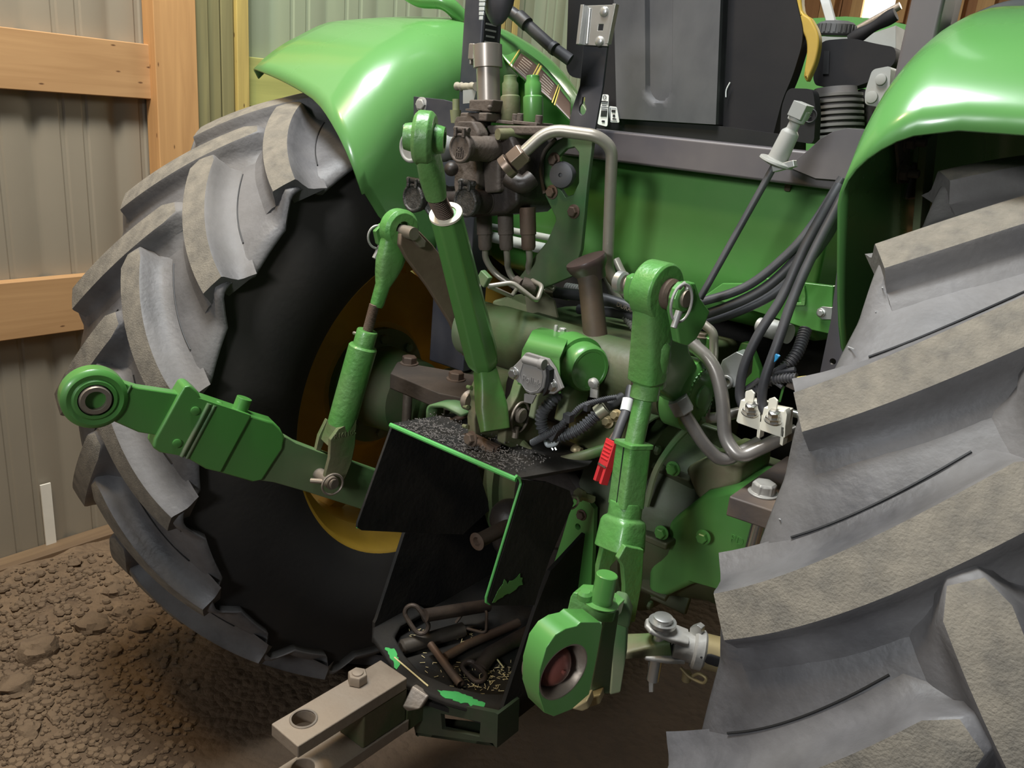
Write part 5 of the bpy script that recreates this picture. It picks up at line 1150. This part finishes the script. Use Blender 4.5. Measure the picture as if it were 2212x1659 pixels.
# two green spool caps
for px, mt, lo in ((1102, GREENB, 262), (1151, GREEN, 265)):
    a = U(px, 163, y=-.19); b = U(px + 1, lo, y=-.19); dd = b - a; L_ = dd.length
    m = MB(); m.lathe(a, dd, [(0, .0105), (.001, .0118), (.010, .0120), (.014, .0148), (.034, .0150), (.036, .0175), (.039, .0180), (L_ * .95, .0180), (L_, .016)], 30); sc_ = m.build('spool_cap', mt, VB)
    m = MB(); p = b; m.box(p + V((.0, 0, -.002)), (.055, .05, .006)); 
    for sx in (-.021, .021): m.cyl(p + V((sx, -.012, 0)), p + V((sx, -.012, .014)), .0065, seg=14)
    m.build('spool_flange', GRIME, sc_, bevel=.0015)
m = MB(); m.prism([U(x_, y_, y=-.225) for x_, y_ in [(1050, 270), (1190, 272), (1190, 292), (1050, 290)]], (0, .09, 0)); m.build('valve_top_plate', GRIME, VB, bevel=.004)
# elbow nut and long bent pipe
n0 = U(1105, 352, y=-.275); n1 = U(1140, 322, y=-.262); dn_ = (n1 - n0)
m = MB(); m.lathe(n0, dn_, [(0, .017), (.002, .020), (.026, .020), (.030, .016)], 6); m.lathe(n0, dn_, [(-.016, .021), (-.002, .021)], 24); m.build('hex_nut', mat('bronze_nut', (.27, .20, .15), .35, .6, (.15, .11, .09), .6, 10), VB, bevel=.001)
m = MB(); path = fillet([U(1126, 334, y=-.266), U(1185, 279, y=-.235), U(1290, 293, y=-.20), U(1322, 320, y=-.18), U(1312, 590, y=-.145), U(1352, 634, y=-.14), U(1500, 712, y=-.13)], .035, 7)
m.tube(path, .0105, 18); m.build('hydraulic_pipe', PIPE, TR)
m = MB(); m.tube(fillet([U(1098, 385, y=-.24), U(1130, 402, y=-.235), U(1150, 385, y=-.22)], .02), .016, 18); m.build('pipe_elbow', GRIMED, VB)
# fittings and pipes below the block
for k, (px, tx, ty) in enumerate(((1046, 1098, 602), (1092, 1112, 596), (1140, 1152, 590))):
    a = U(px, 472, y=-.20); b = U(px + 2, 540, y=-.20); dd = b - a
    m = MB(); m.lathe(a, dd, [(-.02, .0150), (dd.length * .5, .0150), (dd.length * .52, .0132), (dd.length * .9, .0132), (dd.length, .0105)], 20); fi = m.build('brown_fitting', GRIME if k < 2 else RUST, TR)
    m = MB(); m.tube(catmull([b - dd * .1, U(px + 4, 560, y=-.19), U((px + tx) / 2 - 4, 588 if k == 0 else 580, y=-.175), U(tx, ty + 8, y=-.165), U(tx + 46, ty + 34, y=-.15)], 7), .0062, 14); m.build('steel_line', PIPE, fi)
m = MB(); m.tube([U(1010, 500, y=.0), U(1210, 545, y=.0)], .012, 16); m.tube([U(1005, 478, y=.02), U(1220, 520, y=.02)], .007, 12); m.build('crossing_rail', mat('pale_grey_rail', (.45, .47, .43), .5), TR)
# green upright that carries the valve block, and its bolts
m = MB(); Yg = -.175
opening = [U(a, b, y=Yg) for a, b in [(1222, 322), (1240, 318), (1250, 330), (1250, 395), (1238, 420), (1222, 425), (1206, 400), (1204, 340)]]
m.prism([U(a, b, y=Yg) for a, b in [(1172, 330), (1190, 308), (1232, 290), (1282, 292), (1268, 400), (1262, 470), (1255, 540), (1238, 596), (1200, 612), (1130, 640), (1112, 612), (1150, 560), (1182, 520), (1200, 478), (1200, 470), (1176, 420)]], (0, .010, 0), [opening]); up = m.build('valve_upright', mat('upright_green', (.028, .13, .035), .42, 0, (.045, .06, .03), .8, 9, .1, 60, DUST, .25, coat=.1), TR, bevel=.002)
g = U(1216, 378, y=Yg - .005); m = MB(); m.lathe(g, (.25, -1, 0), [(-.012, .021), (.004, .024), (.010, .022), (.012, .015), (.012, .004), (.009, .003)], 30); m.build('rubber_grommet', HOSE, up)
for px, py in ((1198, 345), (1193, 415), (1240, 457)):
    m = MB(); m.hexb(U(px, py, y=Yg), (0, -1, 0), .0095, .008); m.build('upright_bolt', RUST, up)
m = MB(); m.tube(catmull([U(1176, 418, y=Yg - .006), U(1168, 375, y=Yg - .006), U(1175, 330, y=Yg - .006), U(1200, 300, y=Yg - .006)], 5), .0035, 8); m.build('edge_trim', GRIME, up)
# spring latch that parks the top link
m = MB(); m.tube(fillet([U(1056, 618, y=-.33), U(1108, 610, y=-.30), U(1160, 652, y=-.28), U(1172, 618, y=-.25), U(1150, 606, y=-.24)], .010), .0042, 12); m.tube([U(1056, 618, y=-.33), U(1105, 640, y=-.27), U(1118, 622, y=-.22)], .0040, 12); m.build('latch_wire', PIPE, TR)
m = MB(); m.cyl(U(1128, 612, y=-.25), U(1158, 622, y=-.235), .0125, seg=22); m.cyl(U(1114, 604, y=-.25), U(1128, 612, y=-.25), .008, seg=16); m.build('latch_bushing', GRIME, TR)
m = MB(); m.box(U(1046, 602, y=-.34), (.022, .012, .022), Matrix.Rotation(.5, 3, 'Y')); m.build('latch_block', GREEND, TR, bevel=.002)
# oil filler with its big cap
m = MB(); a = U(1286, 724, y=-.215); b = U(1272, 590, y=-.215); dd = b - a; L_ = dd.length
m.lathe(a, dd, [(-.01, .0215), (L_ * .5, .0205), (L_ * .86, .0205), (L_, .022)], 32); ff = m.build('oil_filler_neck', mat('dirty_brown_neck', (.045, .03, .024), .6, 0, (.12, .075, .045), .8, 12, .15), TR)
c = U(1266, 563, y=-.215); dcap = (dd.normalized() + V((-.10, -.32, 0))).normalized()
m = MB(); m.lathe(c, dcap, [(-.036, .024), (-.022, .027), (-.012, .034), (-.002, .0370), (.003, .0355), (.004, .030), (.002, 0)], 44); m.build('filler_cap', mat('brown_cap', (.045, .028, .026), .32, 0, (.075, .05, .045), .5, 14), ff, ang=50)
# black hoses crossing behind
def hose(pts, r, mt=HOSE, name='rubber_hose', n=8): 
    m = MB(); m.tube(catmull(pts, n), r, 14); return m.build(name, mt, TR)
hose([U(1200, 632, y=-.10), U(1300, 645, y=-.09), U(1400, 676, y=-.07)], .011)
h_ = hose([U(1250, 668, y=-.07), U(1330, 676, y=-.07), U(1420, 695, y=-.06)], .010)
text('DURA-II', .012, .0004, U(1331, 661, y=-.1025), (1, 0, -.14), (0, 0, 1), 'hose_print', STEEL, h_)
hose([U(1140, 628, y=-.09), U(1200, 634, y=-.09), U(1230, 640, y=-.09)], .009, PIPE, 'brass_line')
m = MB(); conduit(m, [U(1224, 622, y=-.05), U(1262, 628, y=-.05)], .011, .006); m.build('corrugated_hose', GREYP, TR)
m = MB(); conduit(m, [U(1350, 684, y=-.07), U(1372, 712, y=-.07), U(1378, 730, y=-.07)], .008, .005); m.build('corrugated_hose', GREYP, TR)
hose([U(1310, 590, y=-.06), U(1330, 640, y=-.05), U(1372, 690, y=-.03)], .009, PIPE, 'steel_line')
hose([U(1330, 560, y=.0), U(1352, 600, y=.0), U(1400, 640, y=.0)], .008, PIPE, 'steel_line')
m = MB(); m.box(U(1330, 740, y=.02), (.38, .06, .05)); m.build('hose_shelf', BLACKD, TR, bevel=.004)
hose([U(1820, 385, y=-.06), U(1760, 480, y=-.08), U(1700, 550, y=-.10), U(1610, 620, y=-.12), U(1500, 655, y=-.14), U(1440, 660, y=-.14), U(1390, 655, y=-.12)], .0075)
hose([U(1825, 400, y=-.05), U(1775, 490, y=-.07), U(1720, 560, y=-.09), U(1640, 630, y=-.11), U(1520, 680, y=-.13), U(1440, 690, y=-.12), U(1380, 680, y=-.10)], .0085)
hose([U(1826, 430, y=-.03), U(1780, 520, y=-.05), U(1690, 620, y=-.08), U(1600, 670, y=-.10), U(1510, 697, y=-.11), U(1440, 702, y=-.10)], .0085)
hose([U(1815, 400, y=-.09), U(1745, 520, y=-.13), U(1690, 640, y=-.16), U(1640, 720, y=-.18), U(1608, 790, y=-.19), U(1598, 850, y=-.19), U(1608, 880, y=-.19), U(1624, 884, y=-.19)], .0078)
hose([U(1822, 420, y=-.10), U(1760, 540, y=-.14), U(1715, 640, y=-.17), U(1680, 740, y=-.19), U(1652, 820, y=-.20), U(1646, 870, y=-.20), U(1656, 892, y=-.20), U(1672, 896, y=-.20)], .0078)
# thick steel pipes on the right
def spipe(pts, r, f=.03, mt=PIPE, name='hydraulic_pipe'):
    m = MB(); m.tube(fillet(pts, f, 7), r, 18); return m.build(name, mt, TR)
DPIPE = mat('darker_steel_pipe', (.36, .33, .30), .32, .5, (.15, .13, .12), .6, 10)
spipe([U(1485, 735, y=-.22), U(1540, 782, y=-.22), U(1560, 850, y=-.22), U(1566, 950, y=-.22), U(1598, 990, y=-.22), U(1720, 930, y=-.15)], .0112, .03, DPIPE)
spipe([U(1470, 880, y=-.27), U(1520, 960, y=-.25), U(1560, 1000, y=-.23), U(1640, 955, y=-.17)], .0105, .03, DPIPE)
spipe([U(1520, 700, y=-.15), U(1542, 718, y=-.15), U(1542, 780, y=-.15), U(1530, 860, y=-.15)], .0075, .02)
spipe([U(1500, 740, y=-.16), U(1535, 790, y=-.16), U(1520, 905, y=-.16), U(1560, 900, y=-.14), U(1640, 880, y=-.10)], .0095, .025, DPIPE)
m = MB(); a = U(1472, 878, y=-.275); m.lathe(a, U(1484, 900, y=-.27) - a, [(-.014, .018), (.010, .018), (.012, .014)], 6); m.build('hex_nut', ZINCD, TR, bevel=.001)
m = MB(); m.prism([U(x_, y_, y=-.17) for x_, y_ in [(1560, 778), (1590, 760), (1612, 770), (1608, 812), (1585, 838), (1560, 828), (1552, 800)]], (0, .03, 0)); m.lathe(U(1570, 825, y=-.172), (0, -1, 0), [(0, .012), (.004, .012), (.005, .007), (.002, .006)], 20); m.build('aluminium_fitting', mat('cast_aluminium', (.42, .43, .42), .4, .5), TR, bevel=.004)
m = MB(); m.prism([U(x_, y_, y=-.10) for x_, y_ in [(1590, 765), (1600, 740), (1618, 742), (1640, 800), (1640, 860), (1600, 840)]], (0, .02, 0)); m.box(U(1515, 740, y=-.12), (.05, .03, .03)); m.build('casting_bracket', GREEN, TR, bevel=.003)
m = MB(); m.hexb(U(1515, 728, y=-.13), (0, 0, 1), .010, .006); m.build('cover_bolt', STEEL, TR)
# pair of white hose fittings
for k, (dx, dy, dz) in enumerate(((0, 0, -.205), (50, 16, -.215))):
    f = lambda a, b, yy=dz, dx=dx, dy=dy: U(a + dx, b + dy, y=yy)
    m = MB(); m.prism([f(1590, 910), (f(1600, 864)), f(1648, 874), f(1645, 930), f(1634, 928), f(1594, 914)], (0, .03, 0)); wf = m.build('white_fitting', WHITEP, TR, bevel=.004, seg=3)
    m = MB(); m.prism([f(1608, 870), f(1610, 846), f(1622, 842), f(1630, 850), f(1626, 876)], (0, .004, 0)); m.build('fitting_tab', WHITEP, wf, bevel=.001)
    m = MB(); m.prism([f(1640, 880), f(1646, 868), f(1650, 880), f(1640, 948), f(1634, 944)], (0, .018, 0)); m.build('fitting_fin', WHITEP, wf, bevel=.001)
    c = f(1622, 880, dz - .004); m = MB(); m.lathe(c, (.1, -.35, 1), [(-.008, .0125), (-.003, .0125), (-.003, .009), (.006, .009), (.007, .007)], 6); m.lathe(c, (.1, -.35, 1), [(-.010, .014), (-.008, .014)], 20); m.build('hose_nut', CHROME, wf)
# wiring bundle
m = MB(); conduit(m, [U(1740, 712, y=-.10), U(1722, 762, y=-.13), U(1690, 800, y=-.15), U(1650, 830, y=-.17), U(1615, 862, y=-.16)], .0105, .005); wb = m.build('wiring_loom', HOSE, TR)
m = MB(); conduit(m, [U(1672, 818, y=-.19), U(1722, 816, y=-.19)], .008, .005); m.build('connector_boot', HOSE, wb)
m = MB(); m.tube([U(1722, 817, y=-.19), U(1742, 814, y=-.18)], .002, 6); m.build('yellow_wire', DECALY, wb)
m = MB(); m.prism([U(a, b, y=-.20) for a, b in [(1664, 774), (1676, 764), (1684, 770), (1676, 780), (1668, 786), (1662, 806), (1658, 804)]], (0, .006, 0)); m.build('blue_connector', BLUE, wb, bevel=.001)
for pts in (((1660, 810), (1700, 786)), ((1665, 806), (1718, 798)), ((1668, 820), (1690, 836)), ((1640, 820), (1612, 840))):
    m = MB(); m.tube([U(pts[0][0], pts[0][1], y=-.18), U(pts[1][0], pts[1][1], y=-.18)], .0042, 8); m.build('cable', HOSE, wb)
m = MB(); m.prism([U(a, b, y=-.18) for a, b in [(1695, 835), (1705, 822), (1745, 838), (1738, 855)]], (0, .012, 0)); m.build('brown_connector', GRIME, wb, bevel=.002)
m = MB(); m.tube([U(1693, 835, y=-.15), U(1684, 868, y=-.15)], .002, 6); m.build('green_wire', GREEN, wb)
m = MB(); m.lathe(U(1672, 712, y=-.05), (1, -.2, 0), [(-.03, .014), (-.02, .014), (-.02, .017), (.03, .017)], 24); m.build('hose_clamp', ZINCD, TR)
m = MB(); m.lathe(U(1722, 895, y=-.15), (1, 0, 0), [(-.012, .006), (.004, .006), (.005, .010), (.009, .010)], 14); m.build('cable_end', ZINC, wb)
# ============================================================ trailer socket on its bracket
Ys = -.415
m = MB()
P0 = [U(1140, 723, y=-.345), U(1222, 750, y=-.345)]; P1 = [U(1128, 756, y=Ys), U(1208, 775, y=Ys)]
bk = [P0[0], P0[1], P1[1], P1[0]]; w2 = V((0, 0, 0))
def sheet(m, quads, t=.0022):
    for q in quads:
        n_ = (q[1] - q[0]).cross(q[3] - q[0]).normalized(); m.prism(q, n_ * t)
top0 = [U(1168, 712, y=-.25), U(1290, 720, y=-.25)]
sheet(m, [[U(1150, 714, y=-.30), U(1226, 733, y=-.31), P1[1], P1[0]], [P1[0], P1[1], U(1210, 850, y=Ys - .004), U(1118, 830, y=Ys - .004)]])
sheet(m, [[U(1150, 714, y=-.30), U(1190, 700, y=-.19), U(1290, 722, y=-.19), U(1226, 733, y=-.31)]], .004)
bkt = m.build('socket_bracket', GREEN, TR, bevel=.0008)
m = MB()
for px, py, st in ((1199, 726, .012), (1215, 718, 0)): m.hexb(U(px, py, y=-.255) , (0, 0, 1), .0065, .006, stud=st)
m.build('bracket_bolts', ZINCD, bkt)
Yk = Ys - .012
SOCK = mat('socket_grey_plastic', (.25, .235, .22), .55, 0, (.20, .18, .165), .6, 16, .05)
m = MB(); m.prism([U(a, b, y=Yk) for a, b in [(1135, 762), (1182, 776), (1196, 796), (1214, 840), (1196, 852), (1170, 850), (1118, 826), (1102, 808), (1104, 796), (1118, 782)]], (0, .008, 0)); so = m.build('trailer_socket', SOCK, bkt, bevel=.0015)
m = MB(); c = U(1151, 812, y=Yk - .004)
out = [U(a, b, y=Yk - .014) for a, b in [(1128, 780), (1176, 790), (1179, 812), (1175, 838), (1164, 850), (1148, 853), (1134, 846), (1124, 830), (1120, 806)]]
m.prism(out, (0, .014, 0)); m.build('socket_lid', SOCK, so, bevel=.003, seg=3)
m = MB(); inn = [c + (p - c) * .84 + V((0, 0, 0)) for p in [V((q.x, Yk - .0150, q.z)) for q in out]]; inn = [V((q.x, Yk - .0148, q.z)) for q in inn]
m.tube(inn, .0007, 6, closed=True); m.build('lid_ridge', SOCK, so)
text('Pollak', .0150, .0006, U(1127, 822, y=Yk - .0146), (1, 0, -.02), (0, 0, 1), 'maker_lettering', SOCK, so)
m = MB(); m.cyl(U(1131, 776, y=Yk - .012), U(1171, 787, y=Yk - .012), .0062, seg=18); m.build('lid_hinge', SOCK, so, bevel=.001)
m = MB(); m.cyl(U(1166, 785, y=Yk - .016), U(1176, 788, y=Yk - .016), .0085, seg=20); m.build('hinge_end', SOCK, so, bevel=.001)
m = MB(); m.prism([U(a, b, y=Yk - .012) for a, b in [(1176, 790), (1187, 800), (1186, 826), (1180, 846), (1172, 856), (1176, 836)]], (0, .012, 0)); m.build('lid_side', INK, so)
m = MB(); m.prism([U(a, b, y=Yk - .010) for a, b in [(1132, 850), (1158, 853), (1148, 873), (1131, 869)]], (0, .004, 0)); m.build('lid_tab', SOCK, so, bevel=.001)
for px, py in ((1111, 806), (1193, 832)):
    m = MB(); m.hexb(U(px, py, y=Yk), (.1, -1, 0), .0078, .0065); m.build('socket_screw', CHROME, so, bevel=.0006)
# conduits below the socket
m = MB(); conduit(m, [U(1207, 850, y=-.36), U(1190, 868, y=-.375), U(1172, 890, y=-.38), U(1170, 920, y=-.38), U(1186, 940, y=-.375), U(1215, 942, y=-.365), U(1255, 925, y=-.35), U(1298, 888, y=-.33)], .0105, .0062); cd = m.build('corrugated_conduit', GREYP if False else mat('conduit_grey', (.055, .055, .06), .45, 0, (.11, .11, .11), .6, 14), TR)
m = MB(); m.cyl(U(1290, 893, y=-.333), U(1308, 880, y=-.326), .0125, seg=22); m.build('conduit_collar', mat('olive_metal', (.36, .35, .25), .4, .4), cd)
m = MB(); conduit(m, [U(1238, 895, y=-.37), U(1260, 876, y=-.36), U(1310, 862, y=-.33), U(1332, 858, y=-.32)], .0052, .0032); m.build('thin_conduit', HOSE, cd)
m = MB(); conduit(m, [U(1150, 956, y=-.385), U(1180, 940, y=-.39), U(1205, 925, y=-.385), U(1225, 905, y=-.38)], .0060, .0038); m.build('thin_conduit', bpy.data.materials['conduit_grey'], cd)
m = MB(); m.box(U(1203, 933, y=-.377), (.012, .024, .026), Matrix.Rotation(.4, 3, 'Y')); m.box(U(1228, 902, y=-.378), (.014, .014, .014)); m.box(U(1268, 880, y=-.358), (.008, .010, .012)); m.build('conduit_clips', HOSE, cd, bevel=.001)
m = MB(); m.tube([U(1312, 878, y=-.32), U(1345, 858, y=-.29)], .009, 12); m.build('black_plug', INK, cd)
m = MB(); m.tube(catmull([U(1120, 950, y=-.36), U(1150, 985, y=-.37), U(1190, 1000, y=-.36), U(1260, 985, y=-.32), U(1330, 962, y=-.27)], 8), .0095, 16); m.build('green_pipe', GREENB, TR)
m = MB(); m.tube([U(1185, 955, y=-.36), U(1195, 972, y=-.36)], .0018, 6); m.tube([U(1192, 955, y=-.36), U(1202, 972, y=-.36)], .0018, 6); m.tube(catmull([U(1178, 950, y=-.37), U(1184, 962, y=-.37), U(1200, 958, y=-.37), U(1204, 946, y=-.37)], 4), .004, 8); m.build('cut_wires', bpy.data.materials['clear_reflector'], cd)
# brown casting ledge beneath the conduits
m = MB(); m.prism([U(a, b, y=-.27) for a, b in [(1225, 905), (1330, 885), (1345, 960), (1290, 985), (1220, 975)]], (0, .06, 0)); bl = m.build('casting_ledge', mat('brown_green_casting', (.16, .10, .055), .65, 0, (.05, .14, .04), .7, 9, .3), TR, bevel=.010, seg=3)
for px, py in ((1314, 912), (1332, 898)):
    m = MB(); m.hexb(U(px, py, y=-.275), (0, -1, .3), .008, .010); m.build('brass_bolt', mat('brass_dull', (.45, .36, .2), .45, .4) if px == 1314 else bpy.data.materials['brass_dull'], bl)
m = MB(); m.sphere(U(1244, 972, y=-.30), .010, 12, 8); m.tube([U(1240, 968, y=-.30), U(1256, 974, y=-.30)], .006, 8); m.build('drain_fitting', bpy.data.materials['brass_dull'], bl)
m = MB(); m.lathe(U(1256, 1070, y=-.28), (-.3, -1, .5), [(-.03, .008), (0, .008), (0, .012), (.01, .012)], 6); m.build('shield_bolt', bpy.data.materials['olive_dusty'], TR)
m = MB(); m.torus(U(1236, 1085, y=-.33), (.9, -.4, 0), .012, .0022, 22, 6, up=(0, 0, 1)); m.build('shield_clip', ZINC, TR)
# red battery connector on its cable
m = MB(); m.tube(catmull([U(1372, 800, y=-.24), U(1362, 840, y=-.27), U(1355, 880, y=-.30), U(1340, 920, y=-.33), U(1328, 955, y=-.35)], 8), .0078, 14); bc_ = m.build('battery_cable', HOSE, TR)
m = MB(); m.tube([U(1340, 950, y=-.352), U(1330, 948, y=-.352)], .002, 6); m.tube(catmull([U(1378, 795, y=-.22), U(1366, 850, y=-.26), U(1345, 905, y=-.32), U(1318, 950, y=-.352)], 6), .0032, 8); m.build('brown_cable', RUST, bc_)
m = MB(); a, b = U(1357, 862, y=-.296), U(1351, 888, y=-.307); m.tube([a, b], .0092, 14); m.build('cable_label', LABELW, bc_)
pa_, pb_ = U(1326, 952, y=-.352), U(1297, 1042, y=-.372)
dd = (pb_ - pa_).normalized(); uu = V((1, -.5, 0)); uu = (uu - dd * uu.dot(dd)).normalized(); ww = dd.cross(uu); Lr = (pb_ - pa_).length; RR = Matrix((uu, ww, dd)).transposed()
m = MB(); m.box(pa_ + dd * Lr * .30, (.0255, .014, Lr * .60), RR)
m.box(pa_ + dd * Lr * .78 - uu * .0085, (.0075, .014, Lr * .46), RR); m.box(pa_ + dd * Lr * .78 + uu * .0085, (.006, .014, Lr * .46), RR); m.box(pa_ + dd * Lr * .78 - ww * .006, (.02, .002, Lr * .46), RR)
rc = m.build('red_connector', RED, bc_, bevel=.0012)
fr_ = ww if ww.dot(CAM - pa_) > 0 else -ww
for k in range(5):
    m = MB(); m.box(pa_ + dd * (Lr * (.10 + .085 * k)) + fr_ * .0072, (.020, .0022, .0022), RR); m.build('grip_rib', RED, rc, bevel=.0006)
m = MB(); m.box(pa_ + dd * Lr * .61 + fr_ * .0072, (.022, .002, .003), RR); m.build('copper_strip', RUST, rc)
# dark shapes filling the belly of the machine
m = MB(); m.box((.20, .34, .93), (.62, .10, .50)); m.build('under_seat_frame', BLACKD, TR, bevel=.01)
m = MB(); m.box((-.16, .10, 1.12), (.30, .05, .30)); m.build('rear_bulkhead', BLACKD, TR, bevel=.01)
# ============================================================ loose pins and straw lying in the tray
ZT = .370
PIN = mat('dark_greasy_pin', (.035, .026, .022), .5, .4, (.07, .045, .03), .7, 24, .3, 110, (.16, .12, .09), .3)
PINR = mat('worn_rusty_pin', (.12, .07, .045), .5, .5, (.07, .04, .03), .7, 18, .2, 110, (.3, .24, .17), .3)
# 1: thick pin with a bent wire loop
root = empty('hitch_pin', (-.17, -.37, ZT), 'thick round hitch pin with a thin bent wire handle, lying nearest the left lip', 'hitch pin', 'loose pins in the tray')
a, b = U(856, 1402, z=ZT + .0158), U(1000, 1360, z=ZT + .0158)
a = a + (b - a).normalized() * .010
m = MB(); m.lathe(a, b - a, [(0, .010), (.004, .0155), ((b - a).length, .0155)], 24); m.build('shank', mat('grey_greasy_pin', (.10, .085, .07), .45, .4, (.05, .04, .03), .7, 22, .2), root)
m = MB(); m.tube(fillet([b + V((0, 0, .005)), U(1050, 1368, z=ZT + .03), U(1052, 1318, z=ZT + .045), U(1010, 1312, z=ZT + .045), U(985, 1345, z=ZT + .012)], .012), .0032, 10); m.build('wire_handle', PIN, root)
# 2: pin with an oval ring head, upright at the back
root = empty('hitch_pin', (-.16, -.30, ZT), 'hitch pin with an upright oval loop head, leaning at the back left of the tray', 'hitch pin', 'loose pins in the tray')
m = MB(); c = U(900, 1338, y=-.385); nn = (CAM - c); nn = V((nn.x * .8, nn.y * 1.0, nn.z * .4)).normalized()
u_ = V((.60, .25, -.80)); u_ = (u_ - nn * u_.dot(nn)).normalized(); w_ = nn.cross(u_)
pts = []
for k in range(28):
    t = 2 * pi * k / 28; x_ = cos(t); y_ = sin(t); pts.append(c + u_ * (.017 * x_ + .014 * math.copysign(1, x_) * min(1, abs(x_) * 3)) + w_ * .0155 * y_)
m.tube(pts, .0048, 10, closed=True); m.build('loop_handle', PIN, root)
m = MB(); hd_ = c + u_ * .002 + w_ * (.018 if w_.y > 0 else -.018); e_ = V((-.132, -.215, ZT + .046)); m.tube([hd_, e_], .0135, 20); m.build('shank', PIN, root)
# 3: T-handled pin
root = empty('hitch_pin', (-.05, -.36, ZT), 'rusty T-handled pin with its hollow handle end pointing at the drawbar side', 'hitch pin', 'loose pins in the tray')
a, b = U(930, 1392, z=ZT + .026), U(995, 1478, z=ZT + .013)
m = MB(); d_ = (b - a); m.lathe(a, d_, [(0, .0075), (d_.length, .0085), (d_.length, .006), (d_.length - .012, .006)], 20); m.build('cross_handle', PINR, root)
m = MB(); j = U(962, 1420, z=ZT + .016); m.tube([j, U(1010, 1392, z=ZT + .018), U(1120, 1345, z=ZT + .02)], .0092, 18); m.build('shank', PINR, root)
# 4: oval-headed pin lying on the right
root = empty('hitch_pin', (.0, -.35, ZT), 'dark hitch pin with a flat oval loop head, lying against the right tray wall', 'hitch pin', 'loose pins in the tray')
m = MB(); c = U(1024, 1450, z=ZT + .010); ax1 = (U(1050, 1478, z=ZT + .008) - U(995, 1425, z=ZT + .012)).normalized(); ax2 = V((0, 0, 1)).cross(ax1).normalized(); pts = []
for k in range(28):
    t = 2 * pi * k / 28; x_, y_ = cos(t), sin(t); pts.append(c + ax1 * (.016 * x_ + .013 * math.copysign(1, x_) * min(1, abs(x_) * 3)) + (ax2 + V((0, 0, .25))).normalized() * .0135 * y_)
m.tube(pts, .0050, 10, closed=True); m.build('loop_handle', PIN, root)
m = MB(); s0 = c + (ax2 if ax2.y > 0 else -ax2) * .014; m.tube([s0, U(1060, 1412, z=ZT + .017), U(1150, 1362, z=ZT + .018)], lambda t: .0155, 20); m.build('shank', PIN, root)
# straws
STR = [(((852, 1420), (925, 1482)), .402, 'long pale straw lying across the front lip of the tray, beside the drawbar'),
       (((1064, 1412), (1088, 1442)), .378, 'thin grey straw standing up by the right tray wall'),
       (((958, 1361), (985, 1356)), .392, 'short bright straw on top of the thick round pin')]
for pts, z_, lb in STR:
    m = MB(); p, q = U(*pts[0], z=z_), U(*pts[1], z=z_); m.tube([p, q], .0016, 6); o = m.build('straw', STRAW); tag(o, lb, 'straw', 'straws in the tray')
m = MB(); rnd = random.Random(11)
for (cx_, cy_, n_, sp) in ((1090, 1455, 60, 22), (905, 1372, 22, 12), (1010, 1372, 30, 16), (1000, 1470, 40, 40), (930, 1430, 18, 30), (1040, 1470, 30, 26)):
    for k in range(n_):
        p = U(cx_ + rnd.gauss(0, sp), cy_ + rnd.gauss(0, sp * .5), z=ZT + .003)
        if not (-.25 < p.x < .083 and p.y > -.44): continue
        q = V((rnd.uniform(-.009, .009), rnd.uniform(-.009, .009), rnd.uniform(-.001, .004))); m.tube([p, p + q], .0006, 4)
o = m.build('chaff', STRAW, fix=False); tag(o, 'scattered chaff and straw crumbs on the tray floor', 'chaff', kind='stuff')
# soil ridge under the machine, seen through the gap by the right axle
